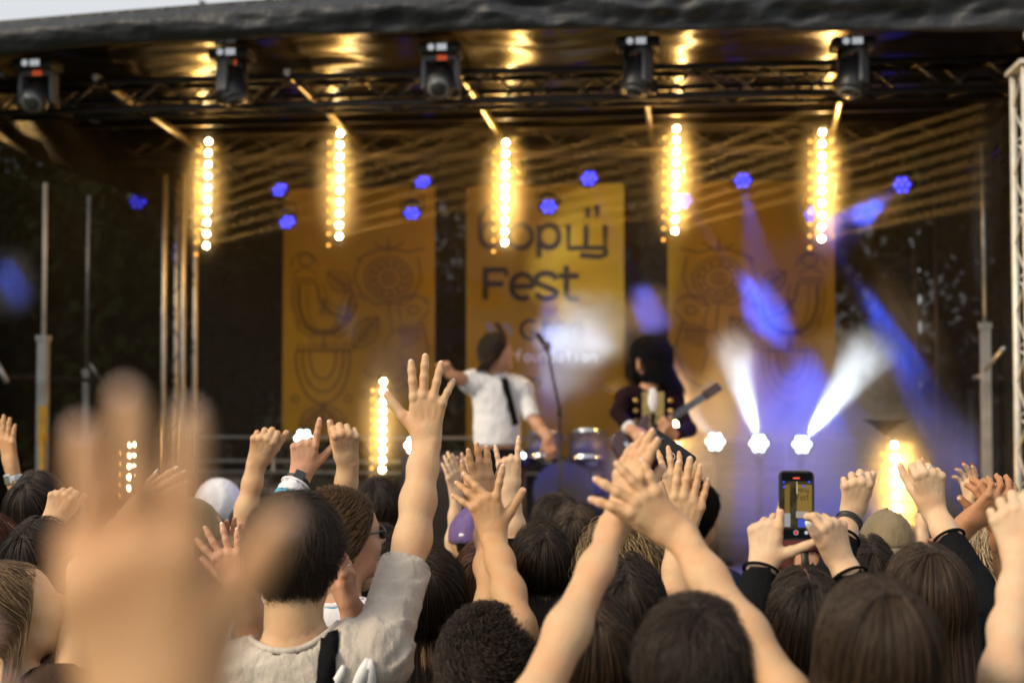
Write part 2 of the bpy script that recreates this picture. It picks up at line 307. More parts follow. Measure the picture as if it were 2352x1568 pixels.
def make_hair(parent, Hc, fr, st, hm, near=1.0):
    R, Fw, U, F0, R0 = fr; kind = st['kind']; L = st.get('len', 0.)
    pa = math.radians(st.get('pole', 28)); C0 = Hc + U * .022 - Fw * .008; puff = st.get('puff', .016)
    def surf(phi, s, ex, a=0.):              # phi 0 = towards the face; s in 0..1 over the skull, 1..2 down the fall
        Pu = U * math.cos(pa) - Fw * math.sin(pa); Pf = Fw * math.cos(pa) + U * math.sin(pa)
        cph = np.cos(phi); sph = np.sin(phi)
        # reach of the hair from the crown: shorter towards the forehead, longer to the nape
        reach = np.radians(np.where(cph > 0, st.get('side', 100) - 22 * cph * (st.get('side', 100) / 100), st.get('side', 100) + (100 - st.get('side', 100) + st.get('nape', 14)) * np.abs(cph) ** st.get('vexp', 1.3)))
        th = np.clip(s, 0, 1) * reach
        e = ex * (1 - st.get('front', .5) * np.clip(cph, 0, 1) * np.clip(s, 0, 1))
        loc = (np.sin(th) * sph * (.078 + e))[:, None] * R + (np.sin(th) * cph * (.098 + e))[:, None] * Pf + (np.cos(th) * (.100 + e))[:, None] * Pu
        p = C0 + loc + Pf * (a * np.abs(sph) * np.clip(1.15 - s, 0, 1) * np.ones_like(s))[:, None]
        if L > 0:
            f = np.clip(s - 1, 0, 1); fall = f * L * np.where(cph > .2, .85, 1.)
            out = (p - C0); out[:, 2] = 0
            p = p - ZZ * fall[:, None] + out * (f * st.get('flare', .10))[:, None] - F0 * (f * .055 * np.sin(np.minimum(f * 2, 1) * math.pi / 2))[:, None]
        return p
    nphi, ns = (40, 26); smax = 2. if L > 0 else 1.
    PH, SS = np.meshgrid(np.linspace(0, 2 * math.pi, nphi, endpoint=False), np.linspace(0, smax, ns)); PH = PH.ravel(); SS = SS.ravel()
    rag = st.get('rag', 0.)
    lump = .006 * np.sin(PH * 5 + SS * 4 + st.get('seed', 0)) + .004 * np.sin(PH * 11 - SS * 7)
    if kind in ('curly', 'messy'): lump = lump * (2 + 2 * rag) + .008 * np.sin(PH * 9 + 3 * SS) * np.sin(SS * 19)
    vs = surf(PH, SS, puff - .004 + lump * np.clip(SS * 2, 0, 1)); fs = []
    face_lim = st.get('face', .45)
    for i in range(ns - 1):
        for j in range(nphi):
            ph = 2 * math.pi * (j + .5) / nphi; s = (i + .5) * smax / (ns - 1)
            if s > 1 and math.cos(ph) > face_lim: continue
            fs.append((i * nphi + j, i * nphi + (j + 1) % nphi, (i + 1) * nphi + (j + 1) % nphi, (i + 1) * nphi + j))
    o = mk('hair', vs, fs, HM[st['base']] if 'base' in st else hm, parent, True)
    N = int(st.get('n', 1500) * near); M = 12 if L == 0 else 16
    phi = RNG.uniform(0, 2 * math.pi, N)
    if L > 0:
        ok = (np.cos(phi) < face_lim + .05) | (RNG.random(N) < .25); phi = phi[ok]; N = len(phi)
        s0 = RNG.uniform(.02, 1.2, N) ** 1.3 * .8; s1 = RNG.uniform(1.75, 2.02, N); s1 = np.where(np.cos(phi) > face_lim, 1.0, s1)
    else:
        s0 = RNG.uniform(0, 1, N) ** .75 * .97; s1 = s0 + RNG.uniform(.5, 1, N) * st.get('strand', .35)
        if kind == 'short': s1 = np.minimum(s1, 1.06)
    if 'smin' in st: s0 = st['smin'] + s0 * (1.02 - st['smin']); s1 = np.maximum(s1, s0 + .08)
    t = np.linspace(0, 1, M); sl = s0[:, None] + (s1 - s0)[:, None] * t
    wob = st.get('wob', .05); ph = phi[:, None] + wob * np.sin(t * RNG.uniform(1, 4, N)[:, None] + RNG.uniform(0, 6, N)[:, None]) + st.get('swirl', 0) * t
    K = st.get('clump', 41); ph = ph + (.85 / K) * np.sin(K * phi + 3 * np.sin(phi * 5))[:, None] * np.clip(t * 1.6, 0, 1)
    lift = st.get('lift', .004); ex = puff + RNG.normal(0, .0025, N)[:, None] + lift * RNG.random(N)[:, None] * t
    fly = RNG.random(N) < .06; ex = ex + (fly * RNG.uniform(.002, .018, N))[:, None] * np.sin(t * math.pi * .5) * np.clip(sl * 1.2 - .35, 0, 1)
    if kind in ('curly', 'messy'):
        cr = st.get('curl', .012); fq = RNG.uniform(1.2, 2.6, N)[:, None]; p0 = RNG.uniform(0, 6.28, N)[:, None]
        ex = ex + cr * np.sin(fq * t * 6.28 + p0) + cr * .6; ph = ph + (cr / .09) * np.cos(fq * t * 6.28 + p0)
    pa_ = RNG.uniform(-.055, .055, N) if L > .1 else RNG.uniform(-.02, .02, N); pts = surf(ph.ravel(), sl.ravel(), ex.ravel(), np.repeat(pa_, M))
    if L > 0 and not fly.all():
        pts += (RNG.normal(0, .004, (N, 1, 3)) * np.clip(t, 0, 1)[None, :, None] ** 2).reshape(-1, 3)
    strands(o, pts, N, M, hm, st.get('rad', .0008))
    if st.get('parting'):
        Pu = U * math.cos(pa) - Fw * math.sin(pa); Pf = Fw * math.cos(pa) + U * math.sin(pa); ln = []
        for k in range(9): a_ = math.radians(-22 + 7 * k); ln.append(C0 + Pf * math.sin(a_) * (.098 + puff + .0045) + Pu * math.cos(a_) * (.100 + puff + .0045))
        MB().tube(ln, [.0003, .0007, .0010, .0008, .0012, .0010, .0011, .0008, .0003], 6).out('scalp_line', SCALP, o, True)
    return o
def strands(parent, pts, N, M, hm, rad):
    c = bpy.data.hair_curves.new('strand'); c.add_curves([M] * N)
    c.attributes['position'].data.foreach_set('vector', (pts - V(*parent['org'])).astype(np.float32).ravel())
    ra = c.attributes.get('radius') or c.attributes.new('radius', 'FLOAT', 'POINT')
    ra.data.foreach_set('value', (RNG.uniform(.7, 1.3, N)[:, None] * rad * np.linspace(1, .35, M)[None]).ravel().astype(np.float32))
    c.materials.append(hm); s = bpy.data.objects.new('strand', c); COL.objects.link(s); s.parent = parent; s['kind'] = 'stuff'; return s
HS = dict(
    short=dict(kind='short', nape=24, side=90, strand=.30, puff=.015, lift=.010, n=3000, wob=.12, rad=.0006),
    mop=dict(kind='short', nape=36, side=88, strand=.55, puff=.022, lift=.016, n=4500, wob=.2, rad=.00055),
    crop=dict(kind='short', strand=.07, puff=.006, lift=.004, n=1800, wob=.1, rad=.0006),
    curly=dict(kind='curly', nape=30, strand=.30, puff=.020, lift=.012, curl=.011, n=4500, wob=.1, rad=.0006),
    messy=dict(kind='messy', strand=.9, puff=.026, lift=.018, curl=.012, n=3000, wob=.25, rad=.0007, pole=0, base='brown', swirl=.7),
    long=dict(kind='long', len=.42, puff=.014, n=5000, wob=.05, rad=.0005),
    bob=dict(kind='long', len=.16, puff=.016, n=4000, wob=.07, rad=.0005),
    wavy=dict(kind='long', len=.34, puff=.018, n=4500, wob=.16, flare=.25, rad=.0006),
    big=dict(kind='curly', len=.13, flare=.1, puff=.034, lift=.012, curl=.012, n=2600, wob=.2, rad=.0016))
def person(label, head, d, hair='short', hc='dark', yaw=0, tilt=0, roll=0, sk='fair', top='black', arms=(), sc=1., hsc=1., near=1., face=False, nosh=False, body=True, group=None, floor=0., lean=0., byaw=None, legs=True, hst=None, cat='person', nk=.222, tuck=None, pants=None, disp=None, th=.016, hood=False):
    Hc = P(head[0], head[1], d) if not isinstance(head, np.ndarray) else head
    fr = frame(yaw, tilt, roll); R, Fw, U, F0, R0 = fr
    if byaw is not None: _, _, _, F0, R0 = frame(byaw)
    foot = V(Hc[0], Hc[1], floor) - F0 * lean * .5
    root = thing('person', label, cat, foot, group or 'people in the concert crowd')
    parts = []; skm = SK[sk]
    # torso frame
    nb = Hc - ZZ * nk * sc - F0 * (.03 + lean * .25); hip = V(foot[0], foot[1], 0) + ZZ * (floor + (Hc[2] - floor) * .52)
    sh = {}
    for a in arms: a.setdefault('side', 'R')
    for s, sg in (('R', 1), ('L', -1)):
        j = nb + R0 * sg * .165 * sc - ZZ * .055 * sc
        for a in arms:
            if a['side'] == s:
                e = P(*a['e']) if 'e' in a and not isinstance(a['e'], np.ndarray) else a.get('e'); a['E'] = e
                dv = e - j; up = max(0, nrm(dv)[2]); j = j + ZZ * .055 * up * sc + nrm(dv) * .02
                far = np.linalg.norm(e - j)
                if far > .31: j = j + nrm(e - j) * min(far - .31, .07)
                a['J'] = j; a['far'] = np.linalg.norm(e - j)
                if a['far'] > .4 or a['far'] < .17: print('ARM', label[:40], s, round(a['far'], 2))
        sh[s] = j
    spine = nrm(nb - hip); k = .045
    tor = [cap(sh['L'] + (nb - sh['L']) * .12, sh['R'] + (nb - sh['R']) * .12, .068 * sc, None, k),
           cap(nb - spine * .13, nb - spine * .34, .150 * sc, .135 * sc, k, F0, .68), cap(nb - spine * .34, hip, .135 * sc, .15 * sc, k, F0, .70),
           cap(nb + ZZ * .02, sh['L'] + ZZ * .01, .045 * sc, .055 * sc, k), cap(nb + ZZ * .02, sh['R'] + ZZ * .01, .045 * sc, .055 * sc, k)]
    neck = [cap(Hc - U * .04 - Fw * .022, nb - ZZ * .02, .056 * sc * hsc, .062 * sc, .03)]
    limb = []
    for sg in (-1, 1):
        hj = hip + R0 * sg * .085; kn = V(foot[0], foot[1], 0) + R0 * sg * .10 + ZZ * (floor + (hip[2] - floor) * .52) + F0 * .02; an = V(foot[0], foot[1], 0) + R0 * sg * .11 + ZZ * (floor + .08)
        limb += [cap(hj, kn, .085, .055, .03), cap(kn, an, .055, .036, .03), cap(an - ZZ * .04, an - ZZ * .045 + F0 * .15, .036, .028, .02)]
    # head
    C0 = Hc + U * .022 - Fw * .008; q = lambda r, f, u: Hc + (R * r + Fw * f + U * u) * hsc
    hp = [cap(q(0, -.030, .022), q(0, .020, .026), .076 * hsc, .074 * hsc, .03), cap(q(0, -.01, .045), q(0, .02, .045), .073 * hsc, None, .02),
          cap(q(0, .03, -.02), q(0, .045, -.085), .058 * hsc, .034 * hsc, .035), cap(q(-.03, .055, -.03), q(.03, .055, -.03), .035 * hsc, None, .02),
          cap(q(-.03, .02, -.07), q(.03, .02, -.07), .036 * hsc, None, .03)]
    if face:
        hp += [cap(q(0, .088, .012), q(0, .112, -.022), .0085 * hsc, .0125 * hsc, .012), cap(q(-.008, .100, -.028), q(.008, .100, -.028), .010 * hsc, None, .006),
               cap(q(-.030, .079, .020), q(.030, .079, .020), .014 * hsc, None, .014), cap(q(-.016, .087, -.057), q(.016, .087, -.057), .0075 * hsc, None, .004),
               cap(q(-.013, .085, -.068), q(.013, .085, -.068), .0085 * hsc, None, .004), cap(q(0, .072, -.098), q(0, .074, -.096), .019 * hsc, None, .02)]
    for sg in (-1, 1):
        n = nrm(R * .92 - Fw * .35 * sg)
        hp += [cap(q(sg * .079, -.006, .012), q(sg * .078, -.002, -.014), .017 * hsc, .012 * hsc, .006, R, .35)]
        hp += [cap(q(sg * .084, -.012 + .0, .022), q(sg * .086, -.020, .006), .006, .005, .004), cap(q(sg * .084, -.010, .024), q(sg * .082, .004, .022), .005, None, .004)]
    hh = .0055 if face else (.008 if d < 4.6 else .010)
    parts.append(sdf_mesh(hp + neck, hh * (1 if d < 6 else 1.4)))
    if body:
        inner = [dict(t, ra=t['ra'] * .92, rb=t['rb'] * .92) for t in tor]
        parts.append(sdf_mesh(inner + limb + [neck[0]] + [cap(sh[s], sh[s] + ZZ * .001, .05 * sc, None, .03) for s in 'LR'], .022))
    allnails = []
    slv = []; hems = []
    for a in arms:
        W = P(*a['w']) if not isinstance(a['w'], np.ndarray) else a['w']; Tp = P(*a['t']) if not isinstance(a['t'], np.ndarray) else a['t']; E = a['E']; J = a['J']
        D = nrm(Tp - W); az = a.get('th', 0); s = a['side']
        N0 = -FW; N0 = nrm(N0 - D * N0.dot(D)); X = np.cross(D, N0); thr = math.radians(az); N = N0 * math.cos(thr) + X * math.sin(thr)
        T = np.cross(D, N) * (-1 if (s == 'R') != bool(a.get('mir')) else 1); hs = a.get('hs', 1.0) * sc; ar = a.get('ar', 1.0) * sc * .95
        pr, nails = hand_prims(W, D, N, T, hs, a.get('pose', 'open'))
        fa = nrm(W - E); M1 = E + (W - E) * .38; Nf = nrm(N - fa * N.dot(fa))
        pr += [cap(W + N * .014 * ar - T * .016 * ar + (E - W) * .03, W + N * .013 * ar - T * .015 * ar + (E - W) * .10, .0095 * ar, .008 * ar, .012)]
        pr += [cap(W, E + (W - E) * .72, .0285 * ar, .0312 * ar, .022, Nf, .78), cap(E + (W - E) * .72, M1, .0312 * ar, .0372 * ar, .03, Nf, .92), cap(M1, E, .0372 * ar, .0385 * ar, .03),
               cap(E, J, .0385 * ar, .049 * ar, .03)]
        parts.append(sdf_mesh(pr, a.get('h', .0036 if d < 5 else .0045)))
        if a.get('nail', None) is not None or d < 5.2: nail_mesh(nails, a.get('nail') or NAILM, root, 1.7 if a.get('nail') in (NAILW, NAILR) else 1.0)
        sl = a.get('sl', .55); g = .012; gk = .022
        if sl > 0 and not nosh:
            e1 = J + (E - J) * min(sl, 1); slv.append(cap(J, e1, (.052 * ar + g), (.047 if sl < 1 else .040) * ar + g, gk)); 
            if sl > 1:
                e2 = E + (W - E) * (sl - 1); slv.append(cap(E, e2, .042 * ar + g, .036 * ar + g * (.8), gk)); cutp, cutn = e2, nrm(W - E)
            else: cutp, cutn = e1, nrm(E - J)
            rend = (.050 if sl < 1 else .036) * ar + g
            hems.append((cutp + cutn * ((.047 if sl < 1 else .036) * ar + g) * .30, cutn, ((.047 if sl < 1 else .036) * ar + g) * .91))
            slv.append(dict(c=cutp + cutn * (rend * 1.0 + .010), r=rend * 1.12) if False else carve(cutp + cutn * (rend * 1.25), rend * 1.25))
        for (kind, fr_, m_, w_, r_) in a.get('bands', ()):     # things worn on the wrist
            c = W + (E - W) * fr_; t = nrm(E - W); bb = MB(); ex = nrm(np.cross(t, Nf)); rr = (.029 + .010 * min(1, fr_ * 2.2)) * ar + r_
            ring = [c + ex * rr * math.cos(x) + Nf * rr * .80 * math.sin(x) for x in np.linspace(0, 2 * math.pi, 25)]
            if kind == 'bead':
                for q_ in ring[:-1]: bb.ell(q_, ex * w_, Nf * w_, t * w_, 8, 6)
            elif kind == 'wide':
                for ww in (-1, 0, 1): bb.tube([q_ + t * ww * w_ for q_ in ring], w_ * .75, 6, False)
            else: bb.tube(ring, w_, 6, False)
            bb.out(a.get('bname', 'bracelet'), m_, root, True)
            if a.get('face') and kind != 'bead':
                fb = MB().box(c + Nf * (rr * .80 + .004), t * .019, ex * .016, Nf * .005); bev(fb.out('watch_face', a['face'], root), .004, 3)
        if a.get('ring'):
            f, frac = a['ring']; s_, l_, L_, r_ = FD[f]; i = ('index', 'middle', 'ring', 'little').index(f); sp, c1, c2, c3 = POSES[a.get('pose', 'open')][i]
            K = W + (D * l_ + T * s_) * hs; dr = nrm((D * math.cos(math.radians(sp)) + T * math.sin(math.radians(sp))) * math.cos(math.radians(c1)) - N * math.sin(math.radians(c1))); c = K + dr * L_ * .46 * frac * hs
            ex = nrm(np.cross(dr, N)); ey = np.cross(dr, ex); MB().tube([c + (ex * math.cos(x) + ey * math.sin(x)) * (r_ * 1.08 * hs) for x in np.linspace(0, 2 * math.pi, 17)], .0016, 6, False).out('ring', SILVER, root, True)
        a.update(W=W, D=D, N=N, T=T, hs=hs)
    for s, sg in (('R', 1), ('L', -1)):      # an arm the picture does not show hangs down
        if not any(a['side'] == s for a in arms) and body:
            J = sh[s]; E = J - ZZ * .28 + R0 * sg * .05 - F0 * .02; W = E - ZZ * .24 + F0 * .07 + R0 * sg * .01; D = nrm(V(0, 0, -1) + F0 * .25); N = nrm(R0 * sg - D * (R0 * sg).dot(D)); T = F0 - D * F0.dot(D); T = nrm(T)
            pr, _ = hand_prims(W, D, N, T, sc * .95, 'relax'); pr += [cap(W, E, .028, .040, .03), cap(E, J, .041, .052, .03)]
            parts.append(sdf_mesh(pr, .008)); slv += [cap(J, J + (E - J) * .7, .064, .058, .022)]
    b = mk('body', *join(parts), skm, root)
    if not nosh and body:
        big = [dict(t, ra=t['ra'] + .014, rb=t['rb'] + .014) for t in tor]
        sv, sf = sdf_mesh(big + slv + [carve(nb + ZZ * .075 + F0 * .015, .088 * sc)], th, disp=disp, cuts=[(V(0, 0, nb[2] - tuck), V(0, 0, -1))] if tuck else ())
        so = mk('shirt', sv, sf, CL[top] if isinstance(top, str) else top, root); cc = nb + ZZ * .075 + F0 * .015; dd = sv - cc; rr_ = np.linalg.norm(dd, axis=1)
        if d < 4.6:
            nr = dd[np.abs(rr_ - .088 * sc) < .5 * th + .002]; az_ = np.arctan2(nr[:, 1], nr[:, 0]); rim = []
            for k in range(28):
                a0_ = -math.pi + k * 2 * math.pi / 28; q_ = nr[(az_ >= a0_) & (az_ < a0_ + 2 * math.pi / 28)]
                rim.append(q_[np.argmax(q_[:, 2])] if len(q_) else None)
            if all(x is not None for x in rim):
                rim = np.array(rim)
                for _ in range(3): rim = (np.roll(rim, 1, 0) + rim * 2 + np.roll(rim, -1, 0)) / 4
                rim = [cc + x * 1.0 for x in rim]; MB().tube(rim + rim[:1], .0075, 8, False).out('neckband', so.data.materials[0], so, True)
            for (c_, n_, r_) in hems:
                ex = nrm(np.cross(n_, V(.3, .2, 1))); ey = np.cross(n_, ex); MB().tube([c_ + (ex * math.cos(x) + ey * math.sin(x)) * r_ for x in np.linspace(0, 2 * math.pi, 25)], .0038, 8, False).out('hem', so.data.materials[0], so, True)
        lg = [dict(t, ra=t['ra'] + .014, rb=t['rb'] + .016) for i, t in enumerate(limb) if i % 3 < 2] + [cap(hip + ZZ * .02, hip - ZZ * .08, .155, .14, .03, F0, .72)]
        mk('trousers', *sdf_mesh(lg, .026), pants or DENIM, root)
        if floor > 0 or d < 1: pass
    if face:
        e = MB()
        for sg in (-1, 1): e.ell(q(sg * .031, .078, .004), R * .012, Fw * .012, U * .012, 10, 8)
        eo = e.out('eye', EYEW, root, True); e = MB()
        for sg in (-1, 1): e.ell(q(sg * .031, .0865, .004), R * .0055, Fw * .005, U * .0055, 8, 6)
        e.out('iris', mat('iris', (.03, .02, .015), .1, var=0) if 'iris' not in bpy.data.materials else bpy.data.materials['iris'], eo, True)
    if hair:
        st = dict(HS[hair]); st.update(hst or {}); st['seed'] = random.random() * 6
        make_hair(root, Hc, fr, st, HM[hc], near)
    root['dummy'] = 0; del root['dummy']
    return dict(root=root, Hc=Hc, fr=fr, R=R, Fw=Fw, U=U, nb=nb, sh=sh, arms=arms, F0=F0, R0=R0, hip=hip, q=q)
SCALP = mat('scalp', (.22, .12, .08), .6, var=0)
SILVER = mat('silver', (.75, .75, .76), .25, 1., var=0)
def capmesh(p, m, brim=1, back=0, name='cap', brimm=None, droop=.0, strap=False):
    """baseball cap: crown of six panels with seams, button, brim (brim=1 forward, -1 worn backwards)"""
    R, Fw, U, Hc = p['R'], p['Fw'] * 1., p['U'], p['Hc']; C0 = Hc + U * .038 - Fw * .008; nphi, ns = 36, 12; vs = []; fs = []
    for i in range(ns + 1):
        th = math.radians(92) * i / ns
        for j in range(nphi):
            ph = 2 * math.pi * j / nphi; seam = -.0022 * math.exp(-((((j % 6) - 0) if (j % 6) < 4 else (j % 6) - 6) / .55) ** 2) if i else 0; r = 1.
            wr = .0025 * math.sin(ph * 7 + i) * math.sin(i * 1.3)
            vs.append(C0 + R * math.sin(th) * math.sin(ph) * (.0905 + seam + wr) + Fw * math.sin(th) * math.cos(ph) * (.110 + seam + wr) + U * (math.cos(th) * (.098 + seam + wr) - (.020 * (i / ns) ** 2)))
    for i in range(ns):
        for j in range(nphi):
            ph = math.cos(2 * math.pi * (j + .5) / nphi)
            if strap and ph > .86 * 1 and i in (ns - 2, ns - 3, ns - 4) and brim < 0: continue
            if strap and ph < -.86 and i in (ns - 2, ns - 3, ns - 4) and brim > 0: continue
            fs.append((i * nphi + j, i * nphi + (j + 1) % nphi, (i + 1) * nphi + (j + 1) % nphi, (i + 1) * nphi + j))
    c = mk(name, vs, fs, m, p['root'], True); c.modifiers.new('thick', 'SOLIDIFY').thickness = .003
    MB().ell(C0 + U * .099, R * .009, Fw * .009, U * .005, 10, 6).out('button', m, c, True)
    b = MB(); rows = []; nn = 14
    for i in range(7):
        row = []
        for j in range(nn + 1):
            a = math.radians(-62 + 124 * j / nn); r0 = V(math.sin(a) * .0905, math.cos(a) * .110, 0); t = i / 6
            ext = .072 * t * math.cos(a * .95) ** .5 if math.cos(a * .95) > 0 else 0
            x, y = r0[0] * (1 + .02 * t), r0[1] + ext
            row.append(C0 + R * x + Fw * brim * y + U * (-.024 - .020 * t - .030 * (x / .09) ** 2 - droop * t)); 
        rows.append(row)
    vs = [v for r in rows for v in r]; fs = [(i * (nn + 1) + j, i * (nn + 1) + j + 1, (i + 1) * (nn + 1) + j + 1, (i + 1) * (nn + 1) + j) for i in range(6) for j in range(nn)]
    bo = mk('brim', vs, fs, brimm or m, c, True); bo.modifiers.new('thick', 'SOLIDIFY').thickness = .004
    return c, C0

def drape(o, pts, off=.004):
    """points of the picture dropped on the surface of a garment"""
    me = o.data; org = V(*o['org']); bv = BVHTree.FromPolygons([tuple(v.co) for v in me.vertices], [tuple(p.vertices) for p in me.polygons])
    out = []
    for x, y in pts:
        r = nrm(ray(x, y)); h, n, _, _ = bv.ray_cast(Vector(CAMP - org), Vector(r))
        if h is not None:
            n = V(*n); n = n if n.dot(r) < 0 else -n; out.append((V(*h) + org + n * off, n))
    return out
def ribbon(name, o, pts, w, m, parent, off=.004, th=.0025, cap_=False):
    q = drape(o, pts, off); vs = []; L = len(q)
    for i, (p, n) in enumerate(q):
        t = nrm(q[min(i + 1, L - 1)][0] - q[max(i - 1, 0)][0]); s = nrm(np.cross(t, n)); ww = w
        if cap_ and i in (0, 1): ww = w * (.45, .85)[i]
        vs += [p + s * ww / 2, p + n * .0006, p - s * ww / 2]
    fs = []
    for i in range(L - 1): a = 3 * i; fs += [(a, a + 1, a + 4, a + 3), (a + 1, a + 2, a + 5, a + 4)]
    ob = mk(name, vs, fs, m, parent, True); ob.modifiers.new('thick', 'SOLIDIFY').thickness = th; return ob
def lerp_pts(a, b, n): return [(a[0] + (b[0] - a[0]) * i / n, a[1] + (b[1] - a[1]) * i / n) for i in range(n + 1)]
def child(root, nm): return next(c for c in root.children if c.name.split('.')[0] == nm)
# ------------------------------------------------------------------ setting
DECK = .8; ROOFZ = 4.32; UL, UR, VF, VB = -4.7, 2.15, 8.5, 13.3
gm = mat('trodden_grass', (.06, .07, .03), .95, var=.4, scale=3, bump=.6, bscale=30)
gr = MB().add([(-150, -60, 0), (150, -60, 0), (150, 260, 0), (-150, 260, 0)], [(0, 1, 2, 3)]).out('ground', gm); tag(gr, kind='structure')
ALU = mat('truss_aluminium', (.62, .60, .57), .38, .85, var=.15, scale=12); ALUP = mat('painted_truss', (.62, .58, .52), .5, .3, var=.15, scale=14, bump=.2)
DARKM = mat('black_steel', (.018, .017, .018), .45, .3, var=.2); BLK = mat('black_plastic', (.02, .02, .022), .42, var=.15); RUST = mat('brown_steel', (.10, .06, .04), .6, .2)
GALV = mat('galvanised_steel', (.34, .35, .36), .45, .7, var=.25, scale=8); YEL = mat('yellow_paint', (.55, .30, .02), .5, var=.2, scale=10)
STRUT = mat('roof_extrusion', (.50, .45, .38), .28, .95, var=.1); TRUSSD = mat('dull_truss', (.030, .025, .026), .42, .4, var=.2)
PLY = mat('stage_plywood', (.05, .045, .045), .5, var=.3, scale=4, bump=.2)
def place(o, p): o['org'] = tuple(float(c) for c in p); return o
# deck of plywood panels on a steel frame
deck = thing('stage', 'dark raised plywood stage deck behind the crowd', 'stage', stg((UL + UR) / 2, (VF + VB) / 2, 0))
pu = np.linspace(UL, UR, 8); pv = np.linspace(VF + .3, VB, 5)
for i in range(7):
    for j in range(4):
        MB().box(stg((pu[i] + pu[i + 1]) / 2, (pv[j] + pv[j + 1]) / 2, DECK - .02), SU * ((pu[i + 1] - pu[i]) / 2 - .003), SV * ((pv[j + 1] - pv[j]) / 2 - .003), ZZ * (.02 + .0006 * ((i * 3 + j) % 3))).out('deck_panel', PLY, deck)
MB().box(stg((UL + UR) / 2, VF + .32, DECK / 2 - .03), SU * (UR - UL) / 2, SV * .015, ZZ * (DECK / 2 - .03)).out('skirt', CL['black'], deck)
# roof tarpaulin: canopy with wrinkles, rolled fascia in front, side valance
TARP = mat('black_roof_tarpaulin', (.006, .005, .005), .22, var=.25, scale=5, spec=.22)
TARPF = mat('grey_black_tarpaulin', (.026, .028, .034), .50, var=.2, scale=3, bump=.6, bdist=.03, bscale=11, spec=.35)
roof = thing('stage_roof', 'black wrinkled tarpaulin roof over the stage', 'roof', stg((UL + UR) / 2, VF, ROOFZ))
nu, nv = 150, 90; vs = []
for i in range(nu + 1):
    for j in range(nv + 1):
        u = UL - .1 + (UR - UL + 1.2) * i / nu; v = VF + .02 + (VB + .3 - VF) * j / nv
        w = noise.fractal(Vector((u * 1.2, v * 3.4, 0)), 1., 2., 4) * .022 + .012 * math.sin(v * 15 + 2.5 * noise.noise(Vector((u * 1.1, v * .6, 3)))) * (.4 + noise.noise(Vector((u * .8, v * .8, 7)))) - .03 * math.cos((u - UL) * math.pi * 2 / .98) * .5
        vs.append(stg(u, v, ROOFZ + .05 + w))
fs = np.array([(i * (nv + 1) + j, i * (nv + 1) + j + 1, (i + 1) * (nv + 1) + j + 1, (i + 1) * (nv + 1) + j) for i in range(nu) for j in range(nv)])
mk('canopy', vs, fs, TARP, roof).modifiers.new('thick', 'SOLIDIFY').thickness = .004
kb = [(-700, 215), (-200, 150), (0, 129), (240, 102), (470, 95), (700, 81), (1000, 73), (1400, 70), (1900, 71), (2352, 72), (3000, 72)]
kt = [(-700, 120), (0, 48), (280, 24), (560, 2), (1100, -30), (2352, -60), (3000, -70)]
nx, ny = 240, 26; vs = []
for i in range(nx + 1):
    x = -700 + 3700 * i / nx; yb = np.interp(x, *zip(*kb)); yt = np.interp(x, *zip(*kt)) ; r = ray(x, (yb + yt) / 2); t = VF / r.dot(SV)
    u, zb = uz(x, yb, VF); u, ztp = uz(x, yt, VF)
    for j in range(ny + 1):
        a = j / ny; z = zb + (ztp - zb) * a; bul = -.10 * math.sin(min(a * 1.15, 1) * math.pi) ** .7
        q = Vector((u * 1.3 + z, z * 5, 0)); w = noise.fractal(q, 1., 2., 5) * .04 + (.13 * abs(noise.noise(Vector((u * 1.7 + z * 2.6, z * 2.2 - u * .7, 5)))) + .07 * abs(noise.noise(Vector((u * 4.1 - z * 4., z * 5. + u, 9))))) * min(1, max(.25, (u + 4) / 3))
        vs.append(stg(u, VF + bul + w * math.sin(math.pi * min(1, a * 1.4 + .06)), z + .012 * math.sin(u * 4) * (1 - a) * noise.noise(Vector((u, 0, 0)))))
fs = np.array([(i * (ny + 1) + j, (i + 1) * (ny + 1) + j, (i + 1) * (ny + 1) + j + 1, i * (ny + 1) + j + 1) for i in range(nx) for j in range(ny)])
mk('fascia', vs, fs, TARPF, roof).modifiers.new('thick', 'SOLIDIFY').thickness = .01
for (nm, uu, z0, sgn) in (('side_valance', UL, 3.86, -1), ('side_valance', UR + .1, 3.75, 1)):
    vs = []; n1, n2 = 50, 8
    for i in range(n1 + 1):
        for j in range(n2 + 1): v = VF + (VB - VF) * i / n1; z = z0 + (ROOFZ + .02 - z0) * j / n2; vs.append(stg(uu + .02 * math.sin(v * 6 + j), v, z))
    mk(nm, vs, [(i * (n2 + 1) + j, (i + 1) * (n2 + 1) + j, (i + 1) * (n2 + 1) + j + 1, i * (n2 + 1) + j + 1) for i in range(n1) for j in range(n2)], TARP, roof).modifiers.new('thick', 'SOLIDIFY').thickness = .006
back_z = 3.95
MB().box(stg((UL + UR) / 2, VB + .05, (back_z + ROOFZ + .2) / 2), SU * (UR - UL) / 2, SV * .02, ZZ * (ROOFZ + .2 - back_z) / 2).out('rear_valance', TARP, roof)
